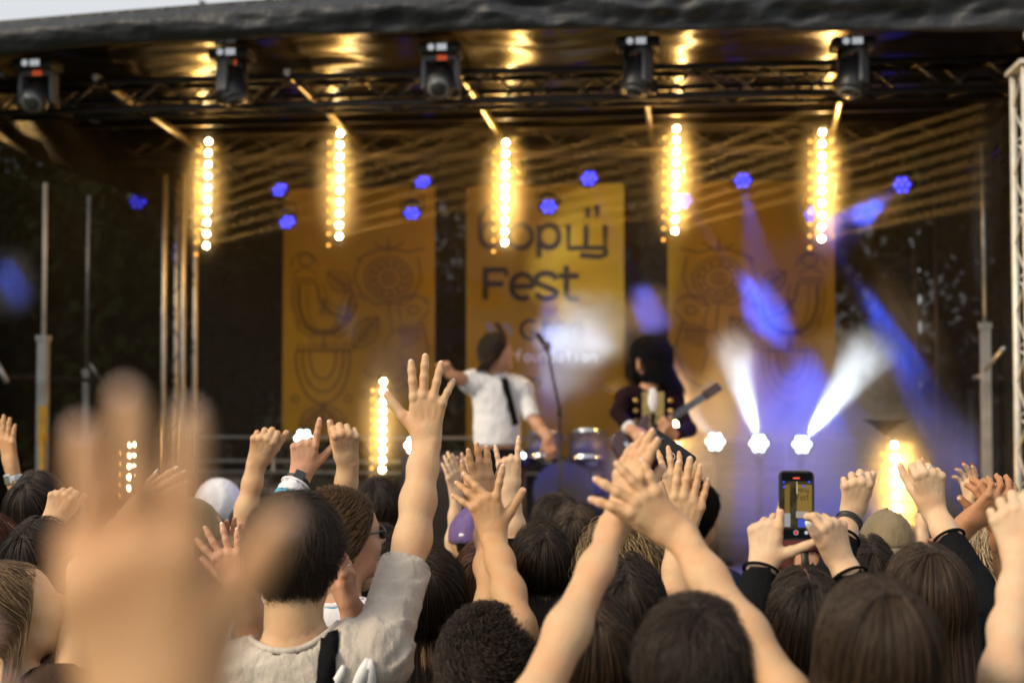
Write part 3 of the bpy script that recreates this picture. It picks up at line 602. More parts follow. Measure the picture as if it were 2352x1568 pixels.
# roof extrusions running front to back
def rafter(p0, p1, r=.016):
    a, b = V(*p0), V(*p1); d = nrm(b - a); s = nrm(np.cross(d, ZZ)); up = np.cross(s, d)
    MB().box((a + b) / 2, (b - a) / 2, s * r, up * r * .8).tube([a - up * r, b - up * r], r * .55, 8).out('rafter', STRUT, roof, False)
for x0, y0, x1, y1 in ((262, 115, 428, 332), (680, 90, 822, 300), (1052, 80, 1165, 302), (1472, 72, 1503, 290), (1853, 72, 1932, 296), (-60, 150, 200, 380)):
    u0 = uz(x0, y0, 9.)[0]; u1 = uz(x1, y1, 12.)[0]; um = (u0 + u1) / 2
    if x0 == 1853: um = uz(1935, 290, 12.)[0]
    u0 = u0 * .55 + um * .45; u1 = u1 * .55 + um * .45
    rafter(stg(u0, VF + .5, ROOFZ - .10), stg(u1, VB - .1, ROOFZ - .13), .020)
for v in (9.9, 10.8, 12.2, 13.1): MB().box(stg((UL + UR) / 2, v, ROOFZ - .075), SU * (UR - UL) / 2, SV * .02, ZZ * .02).out('purlin', TRUSSD, roof)
# trusses
def truss(name, label, a, b, up, side, w, h, m, rc=.024, rb=.009, step=.42, parent=None, group=None, bm_=None):
    """box truss of four chords with zig-zag braces; each chord and brace its own part"""
    a, b, up, side = map(lambda q: np.asarray(q, float), (a, b, up, side)); t = thing(name, label, 'truss', (a + b) / 2 if abs(nrm(b - a)[2]) < .5 else (a[0], a[1], min(a[2], b[2])), group)
    L = np.linalg.norm(b - a); d = (b - a) / L; cs = [(i * w / 2, j * h / 2) for i, j in ((-1, -1), (1, -1), (1, 1), (-1, 1))]
    me_c = None
    for (s, u) in cs: MB().tube([a + side * s + up * u, b + side * s + up * u], rc, 10).out('chord', m, t, True)
    n = max(1, round(L / step))
    for k in range(4):
        (s0, u0), (s1, u1) = cs[k], cs[(k + 1) % 4]
        for i in range(n):
            p, q = (s0, u0), (s1, u1)
            if i % 2: p, q = q, p
            A = a + d * L * i / n + side * p[0] + up * p[1]; B = a + d * L * (i + 1) / n + side * q[0] + up * q[1]
            MB().tube([A, B], rb, 6).out('brace', bm_ or m, t, True)
    return t
zc = lambda y, v: 2.1 + (909 - y) * v / 3267
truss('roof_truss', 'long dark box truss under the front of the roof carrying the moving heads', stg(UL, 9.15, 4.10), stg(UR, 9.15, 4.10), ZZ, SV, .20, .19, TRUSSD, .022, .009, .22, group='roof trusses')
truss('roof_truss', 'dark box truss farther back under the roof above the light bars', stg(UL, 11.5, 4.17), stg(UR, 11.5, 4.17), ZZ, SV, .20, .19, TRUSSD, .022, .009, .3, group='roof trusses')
c = S(415, 500, 11.6); t1 = truss('tower_truss', 'slim aluminium truss tower standing at the rear left of the stage', stg(c.dot(SU), 11.6, DECK), stg(c.dot(SU), 11.6, 3.95), SU, SV, .30, .165, ALU, .021, .006, .28, group='truss towers', bm_=TRUSSD)
c = S(2352, 150, 8.15); u0 = c.dot(SU); zt = zc(152, 8.0)
t2 = truss('tower_truss', 'pale cream truss tower at the right edge in front of the stage', stg(u0 + .15, 8.3, 0), stg(u0 + .15, 8.3, zt), SU, SV, .27, .29, ALUP, .019, .006, .20, group='truss towers')
MB().box(stg(u0 + .15, 8.3, zt + .01), SU * .18, SV * .18, ZZ * .012).out('top_plate', ALUP, t2)
MB().tube([stg(u0 + .08, 8.3, zt), stg(u0 + .08, 8.3, zt + .18)], .022, 12).box(stg(u0 + .08, 8.3, zt + .20), SU * .035, SV * .035, ZZ * .02).out('top_spigot', ALUP, t2)
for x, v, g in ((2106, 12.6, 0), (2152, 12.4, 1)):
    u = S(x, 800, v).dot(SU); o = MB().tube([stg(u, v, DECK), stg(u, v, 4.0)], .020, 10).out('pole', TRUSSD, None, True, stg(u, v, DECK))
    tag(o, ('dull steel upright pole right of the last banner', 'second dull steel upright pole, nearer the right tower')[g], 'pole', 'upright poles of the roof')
    if g == 0:
        for k in range(9): z = DECK + .3 + k * .34; MB().tube([stg(u, v, z), stg(S(2152, 800, 12.4).dot(SU), 12.4, z + .3 * (1 if k % 2 else -1))], .007, 6).out('brace', TRUSSD, o, True)
def jack(x, v, ytop, ythick, label, rt=.016, rb=.033, yel=False, m=GALV):
    u = S(x, 700, v).dot(SU); t = thing('telescopic_pole', label, 'pole', stg(u, v, 0), 'telescopic roof legs')
    MB().tube([stg(u, v, zc(ythick, v) - .1), stg(u, v, zc(ytop, v))], rt, 12).out('inner_tube', m, t, True)
    MB().box(stg(u, v, zc(ythick, v) / 2), SU * rb, SV * rb, ZZ * zc(ythick, v) / 2).out('outer_tube', GALV, t)
    MB().box(stg(u, v, zc(ythick, v)), SU * rb * 1.25, SV * rb * 1.25, ZZ * .02).out('collar', GALV, t)
    if yel:
        MB().box(stg(u + .02, v - rb - .01, zc(975, v)), SU * .030, SV * .008, ZZ * .13).out('warning_label', YEL, t)
        MB().tube([stg(u + .02, v - .06, zc(1000, v)), stg(u + .06, v - .12, zc(1125, v) - .3)], .018, 10).out('yellow_strut', YEL, t, True)
    return t
jack(101, 9.7, 395, 770, 'thick galvanised roof leg with yellow strut at the left of the stage', yel=True, m=ALUP)
jack(202, 12.6, 428, 850, 'thin telescopic roof leg behind the blurred raised hand', .017, .030)
jack(2262, 10.0, 345, 752, 'telescopic roof leg just left of the cream tower', .014, .030)
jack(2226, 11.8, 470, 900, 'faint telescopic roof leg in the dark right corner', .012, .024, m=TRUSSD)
for (pts, lab, r) in (([S(-20, 868, 9.8), S(200, 872, 12.6)], 'rusty horizontal tie bar between the two left roof legs', .022), ([S(-10, 830, 9.2), S(16, 878, 9.2)], 'short steel brace at the left edge of the picture', .02), ([S(208, 835, 12.3), S(236, 880, 12.3)], 'short diagonal brace by the thin left leg', .012), ([S(2262, 850, 9.9), S(2305, 800, 9.)], 'pale diagonal brace meeting the cream tower', .014), ([S(2225, 870, 11.8), S(2262, 862, 10.)], 'dark tie bar in the right corner of the stage', .018)):
    o = MB().tube(pts, r, 8).out('tie_bar', RUST if r > .02 else GALV, None, True, pts[0]); tag(o, lab, 'bar', 'tie bars of the stage frame')
# guard rail along the rear of the deck
rail = thing('guard_rail', 'grey tubular guard rail along the back edge of the stage', 'railing', stg(-1, VB - .5, DECK))
for y in (1005, 1060, 1086): z = zc(y, 12.9); MB().tube([stg(UL + .1, 12.8, z), stg(UR - .1, 12.8, z)], .014, 8).out('rail', GALV, rail, True)
for k in range(8): MB().tube([stg(UL + .1 + k * .93, 12.8, DECK), stg(UL + .1 + k * .93, 12.8, zc(1005, 12.9))], .014, 8).out('post', GALV, rail, True)
# scrims and banners
def scrim_mat(name, col, tr):
    m, n, b = nt(name); b.inputs['Base Color'].default_value = (*col, 1); b.inputs['Roughness'].default_value = .9; b.inputs['Specular IOR Level'].default_value = .05
    t = n.nodes.new('ShaderNodeBsdfTransparent'); mx = n.nodes.new('ShaderNodeMixShader'); mx.inputs[0].default_value = tr
    t.inputs[0].default_value = (1, 1, 1, 1)
    out = n.nodes['Material Output']; n.links.new(b.outputs[0], mx.inputs[1]); n.links.new(t.outputs[0], mx.inputs[2]); n.links.new(mx.outputs[0], out.inputs[0]); return m
SCR = scrim_mat('black_gauze', (.010, .010, .010), .09); SCRL = scrim_mat('thin_black_gauze', (.008, .008, .009), .24)
def cloth_sheet(name, u0, u1, v0, v1, z0, z1, m, amp=.03, nx=60, nz=12, parent=None, f=5., loc=None):
    vs = []
    for i in range(nx + 1):
        for j in range(nz + 1):
            a = i / nx; bb = j / nz; u = u0 + (u1 - u0) * a; v = v0 + (v1 - v0) * a; w = amp * math.sin(a * f * 6.28 + .8 * math.sin(bb * 3)) * (1 - .4 * bb)
            vs.append(stg(u, v, z0 + (z1 - z0) * bb) + (SV if abs(u1 - u0) > abs(v1 - v0) else SU) * w)
    o = mk(name, vs, [(i * (nz + 1) + j, (i + 1) * (nz + 1) + j, (i + 1) * (nz + 1) + j + 1, i * (nz + 1) + j + 1) for i in range(nx) for j in range(nz)], m, parent, True, loc); return o
tag(cloth_sheet('gauze_backdrop', UL, UR, VB, VB, DECK, 4.1, SCR, .012, loc=stg(-1, VB, DECK)), 'black gauze backdrop across the back of the stage behind the banners', 'backdrop')
tag(cloth_sheet('gauze_side_wall', UL, UL, VF + .4, VB, DECK, 4.0, SCRL, .012, loc=stg(UL, 11, DECK)), 'thin black gauze closing the left side of the stage, trees showing through', 'backdrop')
tag(cloth_sheet('gauze_side_wall', UR + .08, UR + .08, VF + .8, VB, DECK, 4.0, SCR, .012, loc=stg(UR, 11, DECK)), 'black gauze closing the right side of the stage', 'backdrop')
BAN = mat('yellow_banner_cloth', (.27, .165, .008), .8, var=.06, scale=6, bump=.15, bscale=12, spec=.2)
INK = mat('brown_banner_print', (.022, .015, .012), .8, var=0, spec=.2); INKF = mat('soft_brown_print', (.11, .062, .016), .8, var=0, spec=.2); WHT = mat('white_banner_print', (.75, .74, .72), .8, var=0)
VBAN = 12.95
def ink(parent, name, lines, w, m, lift=.006):
    """flat print: strokes given in picture coordinates on the banner plane"""
    b = MB()
    for k, (pts, ww) in enumerate([(l, w) if not isinstance(l, tuple) else l for l in lines]):
        p = [S(x, y, VBAN) for x, y in pts]; L = len(p); lf = SV * -(lift + .0004 * (k % 9)); base = len(b.v); hw = ww / 2 / 3267 * 12.95
        for i, q in enumerate(p):
            t = nrm(p[min(i + 1, L - 1)] - p[max(i - 1, 0)]); s = nrm(np.cross(t, SV)); b.v += [tuple(q + s * hw + lf), tuple(q - s * hw + lf)]
        b.f += [(base + 2 * i, base + 2 * i + 1, base + 2 * i + 3, base + 2 * i + 2) for i in range(L - 1)]
    return b.out(name, m, parent)
def arc(cx, cy, rx, ry, a0, a1, n=18): return [(cx + rx * math.cos(math.radians(a0 + (a1 - a0) * i / n)), cy - ry * math.sin(math.radians(a0 + (a1 - a0) * i / n))) for i in range(n + 1)]
def leaf(x, y, L, W, ang, n=10):
    c, s = math.cos(math.radians(ang)), math.sin(math.radians(ang)); f = lambda t, o: (x + (t * L) * c - o * s, y - ((t * L) * s + o * c))
    return [[f(i / n, W * math.sin(math.pi * i / n)) for i in range(n + 1)], [f(i / n, -W * math.sin(math.pi * i / n)) for i in range(n + 1)], [f(0, 0), f(1, 0)]] + [[f(.25 + .15 * k, 0), f(.38 + .15 * k, s_ * W * .6)] for k in range(4) for s_ in (1, -1)]
def banner(x0, x1, y0, y1, label):
    u0 = S(x0, 700, VBAN).dot(SU); u1 = S(x1, 700, VBAN).dot(SU)
    t = thing('banner', label, 'banner', stg((u0 + u1) / 2, VBAN, zc(y1, VBAN)), 'yellow festival banners')
    o = cloth_sheet('cloth', u0, u1, VBAN, VBAN, zc(y1, 13.1), zc(y0, 13.1), BAN, .0012, 24, 20, t, 2.)
    MB().tube([stg(u0 - .02, VBAN, zc(y0, 13.1) + .01), stg(u1 + .02, VBAN, zc(y0, 13.1) + .01)], .015, 8).out('top_bar', DARKM, t, True)
    return t
def ornament(mx):       # folk ornament of rooster, beet flowers, leaves and bowl; mx maps x (mirrors for the right banner)
    L = []
    a = lambda pts, w=4: L.append(([(mx(x), y) for x, y in pts], w))
    for r, w in ((72, 4), (58, 9), (40, 3)): a([(745 - r, 655)] + arc(745, 690, r, 58 + r * .3, 180, 360) + [(745 + r + 12, 672)], w)
    a([(675, 650), (725, 650)], 4); a([(672, 640), (728, 640)], 4); a([(674, 630), (700, 612), (728, 630)], 4); a(arc(700, 612, 30, 32, 0, 180), 4); a(arc(703, 598, 16, 14, 0, 360), 4)
    a([(728, 650), (735, 690), (760, 718), (800, 735), (822, 700)], 6); a([(742, 650), (752, 690), (780, 712), (815, 700)], 3)
    a([(745, 685), (735, 722), (757, 722), (745, 685)], 4); a([(745, 700), (745, 722)], 4)
    for l in leaf(752, 625, 72, 22, -38): a(l, 4)
    for r in (54, 44, 30, 16, 7): a(arc(893, 640, r, r * .92, 0, 360, 26), 4)
    for k in range(12): t = math.radians(k * 30); a([(893 + 30 * math.cos(t), 640 - 28 * math.sin(t)), (893 + 44 * math.cos(t + .2), 640 - 40 * math.sin(t + .2))], 4)
    a([(820, 598), (850, 580), (893, 568), (935, 580), (975, 570)], 5); a([(893, 575), (893, 545)], 5); a([(860, 560), (893, 578), (930, 555)], 4); a([(830, 590), (812, 640), (840, 690)], 4); a([(960, 590), (968, 640), (945, 690)], 4)
    a([(893, 695), (900, 760), (880, 800)], 4); a([(893, 695), (860, 700), (842, 680)], 4); a([(893, 695), (930, 700), (948, 676)], 4)
    for l in leaf(812, 800, 92, 26, 52): a(l, 4)
    a(arc(950, 705, 34, 26, 10, 175), 5); a(arc(950, 712, 12, 9, 0, 360), 4); a([(915, 705), (925, 750), (962, 745), (985, 712)], 4)
    for k in range(6): a([(920 + 8 * k, 752), (924 + 8 * k, 800 - 3 * k)], 4)
    a([(905, 762), (968, 756)], 4); a([(968, 740), (985, 800), (960, 870), (905, 900), (860, 880)], 5); a([(915, 800), (930, 860), (900, 880)], 4)
    a([(745, 752), (745, 800)], 5); a([(745, 760), (715, 775), (690, 760), (678, 735)], 4); a([(745, 760), (775, 775), (800, 760)], 4)
    a([(680, 805), (808, 805)], 5)
    for k in range(5): a(arc(692 + 26 * k, 796, 8, 8, 0, 360, 12), 3)
    for r, w in ((62, 5), (47, 5), (30, 5)): a([(742 - r, 806)] + arc(742, 818, r, r * 1.75, 180, 360) + [(742 + r, 806)], w)
    a([(742, 925), (742, 1000)], 5)
    for s_ in (-1, 1):
        for l in leaf(742, 930, 80, 20, -48 if s_ > 0 else 228): a(l, 4)
        a([(742, 930), (742 + s_ * 22, 970), (742 + s_ * 40, 1005)], 4)
    for (x, y) in ((678, 915), (800, 915), (838, 905), (865, 935)): a(arc(x, y, 8, 8, 0, 360, 12), 4)
    for k in range(5): a([(835 + 9 * k, 850 + 7 * k), (885 + 9 * k, 885 + 4 * k)], 4)
    return [(p, w) for p, w in L]
bl = banner(650, 999, 425, 1012, 'left yellow banner printed with folk birds, flowers and a bowl'); ink(bl, 'folk_print', ornament(lambda x: x), 4, INKF)
br = banner(1534, 1918, 425, 1012, 'right yellow banner printed with the mirrored folk pattern'); ink(br, 'folk_print', ornament(lambda x: 1534 + (999 - x) * 384 / 349), 4, INKF)
bc = banner(1071, 1434, 425, 1050, 'middle yellow banner lettered Борщ Fest above a foundation logo')
W_ = 15; L = []
L += [[(1115, 688), (1115, 620)], [(1109, 620), (1163, 620), (1163, 634)], [(1115, 652), (1157, 652)]]                                        # F
L += [[(1176, 658), (1224, 658)] + arc(1200, 658, 25, 28, 0, 305)[0:], ]                                                             # e
L += [[(1278, 642)] + arc(1254, 640, 22, 12, 20, 180, 10) + [(1236, 652), (1256, 660), (1274, 668)] + arc(1256, 674, 22, 12, 10, -190, 12)]  # s
L += [[(1301, 610), (1301, 676), (1308, 687), (1330, 687)], [(1283, 634), (1330, 634)]]                                                     # t
bx = 1085
L += [[(1150, 470), (1118, 474), (1104, 500), (1104, 540)] + arc(1127, 540, 23, 27, 180, -180, 22)]                                           # б
L += [arc(1196, 543, 26, 27, 0, 360, 24)]                                                                                                   # о
L += [[(1238, 516), (1238, 592)], arc(1261, 543, 23, 26, 0, 360, 24)]                                                                       # р
L += [[(1306, 516), (1306, 570), (1390, 570), (1390, 516)], [(1346, 516), (1346, 570)], [(1390, 570), (1392, 584), (1378, 590), (1332, 586)]] # щ
L += [[(1350, 478), (1350, 500)], [(1371, 472), (1371, 498)]]
ink(bc, 'festival_name', L, 13, INK)
G = [arc(1217, 757, 20, 21, 45, 340, 18) + [(1219, 764)], [(1249, 738), (1249, 779)], [(1249, 757), (1256, 742), (1266, 740)], [(1272, 760), (1300, 760)] + arc(1286, 760, 15, 18, 0, 300, 16), [(1312, 742), (1312, 779)], [(1312, 758), (1322, 742), (1334, 748), (1336, 779)]]
ink(bc, 'foundation_name', G, 8, INK)
G2 = []; xx = 1186
for k, s_ in enumerate('foundation'):
    x = xx + k * 19
    if s_ in 'o': G2.append(arc(x + 6, 822, 6, 8, 0, 360, 12))
    elif s_ in 'a': G2 += [arc(x + 6, 822, 6, 8, 0, 360, 12), [(x + 12, 813), (x + 12, 830)]]
    elif s_ in 'd': G2 += [arc(x + 6, 822, 6, 8, 0, 360, 12), [(x + 12, 802), (x + 12, 830)]]
    elif s_ == 'u': G2.append([(x, 813), (x, 824), (x + 6, 830), (x + 12, 824), (x + 12, 813)])
    elif s_ == 'n': G2.append([(x, 830), (x, 814), (x + 7, 813), (x + 12, 818), (x + 12, 830)])
    elif s_ == 'i': G2.append([(x + 5, 813), (x + 5, 830)])
    elif s_ == 't': G2 += [[(x + 5, 804), (x + 5, 826), (x + 10, 830)], [(x, 814), (x + 11, 814)]]
    else: G2 += [[(x + 4, 830), (x + 4, 808), (x + 11, 803)], [(x, 815), (x + 10, 815)]]
ink(bc, 'foundation_line', G2, 4.5, WHT)
GRL = mat('grey_banner_print', (.20, .19, .18), .8, var=0); ink(bc, 'foundation_logo', [[(1118, 742), (1138, 770)], [(1160, 742), (1176, 768)]], 11, GRL); ink(bc, 'foundation_logo', [[(1140, 742), (1158, 770)]], 10, INK)
# trees behind the stage
LEAFM = mat('tree_leaves', (.014, .021, .007), .95, var=.4, scale=3, spec=.05); BARK = mat('tree_bark', (.06, .045, .03), .9, var=.3, scale=8, bump=.6)
def tree(x, v, h, r, label, n=7000):
    p = S(x, 800, v); p = V(p[0], p[1], 0); t = thing('tree', label, 'tree', p, 'trees behind the stage')
    MB().tube([p, p + V(.1, 0, h * .35), p + V(-.1, .1, h * .75)], [.28, .2, .08], 8).tube([p + ZZ * h * .4, p + V(r * .5, 0, h * .65)], [.12, .04], 6).tube([p + ZZ * h * .35, p + V(-r * .5, .2, h * .62)], [.12, .04], 6).out('trunk', BARK, t, True)
    cl = [(RNG.normal(0, 1, 3) * V(r * .5, r * .5, h * .2) + V(0, 0, h * .58), RNG.uniform(.5, 1) * r * .42) for _ in range(26)]
    k = RNG.integers(0, len(cl), n); cen = np.array([cl[i][0] for i in k]) + RNG.normal(0, .5, (n, 3)) * np.array([cl[i][1] for i in k])[:, None] + p
    cen[:, 2] = np.clip(cen[:, 2], .6, None)
    a = RNG.normal(0, 1, (n, 3)); a /= np.linalg.norm(a, axis=1)[:, None]; b_ = np.cross(a, RNG.normal(0, 1, (n, 3))); b_ /= np.linalg.norm(b_, axis=1)[:, None]; s = RNG.uniform(.05, .14, n)[:, None]
    vs = np.stack([cen - a * s, cen + b_ * s * .55, cen + a * s, cen - b_ * s * .55], 1).reshape(-1, 3)
    mk('crown', vs, np.arange(4 * n).reshape(-1, 4), LEAFM, t, False)
tl = [(-120, 19, 4.2, 2.6, 'dark tree beyond the left edge of the stage'), (120, 20, 5.5, 2.6, 'broad dark tree showing through the left gauze', 12000), (235, 18, 5.9, 2.4, 'bushy dark tree between the broad tree and the truss tower', 12000), (350, 17, 6.2, 3.2, 'leafy tree behind the left truss tower', 14000), (560, 21, 4.9, 3.2, 'tall tree behind the gap left of the first banner'),
      (860, 24, 6, 3.2, 'tree hidden mostly by the left banner'), (1180, 22, 9, 3.2, 'tree behind the middle banner'), (1480, 20, 9, 3.0, 'tree behind the gap left of the right banner'), (1780, 23, 9, 3.2, 'tree behind the right banner'), (2060, 20, 9, 3.0, 'tree behind the right corner of the stage'), (2330, 17, 8, 2.6, 'green tree beside the cream truss tower'), (2620, 16, 8, 2.6, 'tree beyond the right edge of the picture')]
for q_ in tl: tree(*q_)
hd = MB()
def vol(name, label, dens, col=(1, 1, 1), an=.3, noisy=None, loc=None, mesh=None, inner=False, sc=1.6):
    m = bpy.data.materials.new(name); m.use_nodes = True; n = m.node_tree; n.nodes.clear(); pv = n.nodes.new('ShaderNodeVolumePrincipled'); o = n.nodes.new('ShaderNodeOutputMaterial')
    pv.inputs['Color'].default_value = (*col, 1); pv.inputs['Anisotropy'].default_value = an; pv.inputs['Density'].default_value = dens; n.links.new(pv.outputs[0], o.inputs['Volume'])
    if noisy:
        tc = n.nodes.new('ShaderNodeTexCoord'); ns = n.nodes.new('ShaderNodeTexNoise'); ns.inputs['Scale'].default_value = sc; ns.inputs['Detail'].default_value = 3; mr = n.nodes.new('ShaderNodeMapRange')
        mr.inputs[1].default_value = noisy[0]; mr.inputs[2].default_value = noisy[1]; mr.inputs[4].default_value = dens; ln = n.nodes.new('ShaderNodeVectorMath'); ln.operation = 'LENGTH'
        n.links.new(tc.outputs['Object'], ns.inputs['Vector']); n.links.new(ns.outputs[0], mr.inputs[0]); n.links.new(tc.outputs['Object'], ln.inputs[0])
        m2 = n.nodes.new('ShaderNodeMapRange'); m2.interpolation_type = 'SMOOTHSTEP'; m2.inputs[1].default_value = 0 if inner else .35; m2.inputs[2].default_value = .98; m2.inputs[3].default_value = 1; m2.inputs[4].default_value = 0
        mu = n.nodes.new('ShaderNodeMath'); mu.operation = 'MULTIPLY'; n.links.new(ln.outputs['Value'], m2.inputs[0]); n.links.new(mr.outputs[0], mu.inputs[0]); n.links.new(m2.outputs[0], mu.inputs[1]); n.links.new(mu.outputs[0], pv.inputs['Density'])
    return m
# ------------------------------------------------------------------ lights of the stage
LENSW = emit('warm_led_lens', (1, .78, .40), 55); GHOSTA = emit('amber_lens_ghost', (1, .42, .06), 2.4); LENSB = emit('blue_led_lens', (.015, .02, 1), 2.2); LENSB2 = emit('blue_led_core', (.16, .17, 1), 1.8); LENSC = emit('white_led_lens', (.80, .93, 1), 9)
def lamp(kind, loc, e, col, r=.02, aim=None, ang=20, blend=.4, name='lamp', vis=False):
    l = bpy.data.lights.new(name, kind); l.energy = e; l.color = col; l.shadow_soft_size = r; o = bpy.data.objects.new(name, l); COL.objects.link(o); o.location = loc
    if kind == 'SPOT': l.spot_size = math.radians(ang); l.spot_blend = blend
    if aim is not None: o.rotation_euler = Vector(V(*loc) - V(*aim)).to_track_quat('Z', 'Y').to_euler()
    return o
GLOWM = []
def glow(a, b, v, k=1.):  # smoke shell added to imitate the bloom of the lamps
    if not GLOWM: GLOWM.append(vol('bloom_smoke', '', 1.6, noisy=(.05, .30), sc=2.0, an=.2, inner=True))
    c = (a + b) / 2; o = MB().ell((0, 0, 0), V(1, 0, 0), V(0, 1, 0), V(0, 0, 1), 20, 12).out('smoke', GLOWM[0], None, True); o.location = c - SV * .06; L = np.linalg.norm(b - a)
    o.scale = (.27 * k, .22 * k, L / 2 + .26 * k); o.rotation_euler = (0, 0, -YAW); tag(o, 'added smoke shell standing in for the bloom round a light bar', 'smoke', 'added bloom smoke round the light bars', 'stuff')
def ledbar(xt, yt, xb, yb, n, v, label, e=5., left=True, glk=1.0, hang=True, rays=0):
    a, b = S(xt, yt, v), S(xb, yb, v); d = nrm(b - a); L = np.linalg.norm(b - a); t = thing('light_bar', label, 'stage light', (a + b) / 2 if hang else (b[0], b[1], DECK), 'upright bars of warm stage lamps')
    px = v / 3267.
    MB().box((a + b) / 2 + SV * .05 - SU * .02, d * (L / 2 + .05), SU * .032, SV * .03).out('housing', BLK, t)
    if hang: MB().tube([a - d * .05 + SV * .05, V(a[0], a[1], 4.08) + SV * .05], .012, 8).out('hanger', DARKM, t, True)
    else: MB().tube([b + d * .04 + SV * .05, V(b[0], b[1], DECK) + SV * .05], .02, 8).tube([V(b[0], b[1], DECK) + SV * .05 - SU * .2, V(b[0], b[1], DECK) + SV * .05 + SU * .2], .02, 6).out('stand', DARKM, t, True)
    for i in range(n):
        c = a + (b - a) * i / (n - 1); MB().disc(c, -SV, .021, 16).out('lens', LENSW, t)
        MB().tube([c + SV * .004, c + SV * .03], .034, 14, False).out('rim', BLK, t, True)
        if left: MB().disc(c - SU * 26 * px - ZZ * 20 * px + SV * .01, -SV, .014, 12).out('side_ghost', GHOSTA, t)  # amber dot painted as a ghost image of the lens, not a second lamp
    nl = max(2, n // 2)
    for i in range(nl):
        c = a + (b - a) * ((i + .5) / nl); lamp('POINT', c - SV * .13, e * 3.4 / nl * n / 10, (1, .50, .09), .02, name='bar_lamp')
    if n > 5: glow(a, b, v, glk)
    for i in range(n if rays else 0):
        c = a + (b - a) * i / (n - 1); lamp('SPOT', c - SV * .04, rays, (1, .52, .12), .012, c + SU * (1. if xt < 1400 else .68 if xt < 1700 else .66) - SV * (1.2 if xt < 1400 else 1.4) + ZZ * .02, 2.4, .7, 'lens_beam')
    return t
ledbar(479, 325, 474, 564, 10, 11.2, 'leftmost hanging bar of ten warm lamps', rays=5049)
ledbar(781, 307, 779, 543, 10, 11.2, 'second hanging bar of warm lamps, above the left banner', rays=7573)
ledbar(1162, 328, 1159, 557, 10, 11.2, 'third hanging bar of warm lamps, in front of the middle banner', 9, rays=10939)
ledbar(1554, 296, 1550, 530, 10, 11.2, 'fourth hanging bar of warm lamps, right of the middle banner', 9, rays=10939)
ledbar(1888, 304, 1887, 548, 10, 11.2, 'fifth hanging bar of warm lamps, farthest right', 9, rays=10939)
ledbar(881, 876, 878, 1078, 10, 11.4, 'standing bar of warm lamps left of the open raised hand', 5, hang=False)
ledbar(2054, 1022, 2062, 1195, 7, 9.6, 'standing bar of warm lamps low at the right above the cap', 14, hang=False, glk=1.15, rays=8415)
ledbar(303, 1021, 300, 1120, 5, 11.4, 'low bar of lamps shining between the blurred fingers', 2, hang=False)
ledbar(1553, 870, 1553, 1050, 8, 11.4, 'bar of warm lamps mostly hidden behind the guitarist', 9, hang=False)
def par(x, y, v, aim, label, white=False, e=12., ang=11, r=.052, on=True, stand=False):
    c = S(x, y, v); ax = nrm(V(*aim) - c); vd = -nrm(c - CAMP); face = nrm(ax * .55 + vd * .75) if not white else nrm(ax * .25 + vd)
    t = thing('par_lamp', label, 'stage light', c if not stand else (c[0], c[1], DECK), 'round par lamps on the stage'); a = nrm(np.cross(face, ZZ)); b = np.cross(face, a)
    MB().tube([c - face * .12, c - face * .10, c - face * .004], [.05, r * 1.65, r * 1.75], 20).out('housing', BLK, t, True)
    if stand: MB().tube([c - face * .08 - ZZ * .09, V(c[0], c[1], DECK)], .03, 8).box(V(c[0], c[1], DECK + .02), SU * .12, SV * .12, ZZ * .02).out('stand', DARKM, t, True)
    else: MB().tube([c + a * r * 1.9 - face * .06, c + a * r * 1.9 + ZZ * .13 - face * .06, c - a * r * 1.9 + ZZ * .13 - face * .06, c - a * r * 1.9 - face * .06], .008, 6).tube([c + ZZ * .13 - face * .06, V(c[0], c[1], 4.05) - face * .06], .012, 6).out('yoke', DARKM, t, True)
    for k in range(7):
        o = c if k == 0 else c + (a * math.cos(k * math.pi / 3) + b * math.sin(k * math.pi / 3)) * r * .95
        ln = MB().disc(o, face, r * .42, 14).out('lens', LENSC if white else LENSB, t)
        if not white: MB().disc(o + face * .002, face, r * .22, 10).out('core', LENSB2, ln)
    if on: lamp('SPOT', c + ax * .06, e, (.78, .90, 1) if white else (0, .085, 1), .03, aim, ang, .8 if white else .35, 'par_beam')
    return t
dk_aim = S(1300, 1080, 11.8)
par(316, 463, 12.2, S(560, 800, 11), 'blue par lamp alone at the far left, above the truss tower', e=64)
par(643, 436, 12.2, S(790, 720, 12.9), 'upper blue par lamp above the left banner', e=265, ang=8)
par(660, 510, 12.2, S(840, 900, 12.9), 'lower blue par lamp at the top left of the left banner', e=86, ang=8)
par(971, 418, 12.2, S(1060, 680, 13), 'upper blue par lamp between left and middle banners', e=222, ang=8)
par(946, 490, 12.2, S(930, 880, 12.9), 'lower blue par lamp at the right of the left banner', e=64, ang=8)
par(1353, 410, 12.0, S(1490, 715, 11.6), 'upper blue par lamp over the middle banner', e=579, ang=12)
par(1260, 475, 12.2, S(1262, 1100, 11.9), 'lower blue par lamp over the middle banner, left of its neighbour', e=581, ang=11)
par(1706, 415, 12.0, S(1840, 1130, 11), 'blue par lamp between the fourth and fifth light bars', e=1679, ang=24)
par(2072, 425, 11.8, S(1950, 520, 11.2), 'blue par lamp at the far right with a visible beam', e=489, ang=20)
par(1570, 462, 11.9, S(1760, 720, 11.4), 'blue par lamp hidden behind the fourth light bar', e=758, ang=9)
par(1868, 492, 11.9, S(2050, 790, 11.4), 'blue par lamp hidden behind the fifth light bar', e=1026, ang=12)
par(-60, 480, 11.8, S(30, 650, 11.4), 'blue par lamp just outside the left edge', e=400, ang=16)
par(1400, 1225, 10.5, dk_aim, 'added unseen blue floor lamp lighting the drum kit from the front', e=1700, ang=70, stand=True)  # added lamp kept out of sight, turns the front of the kit blue
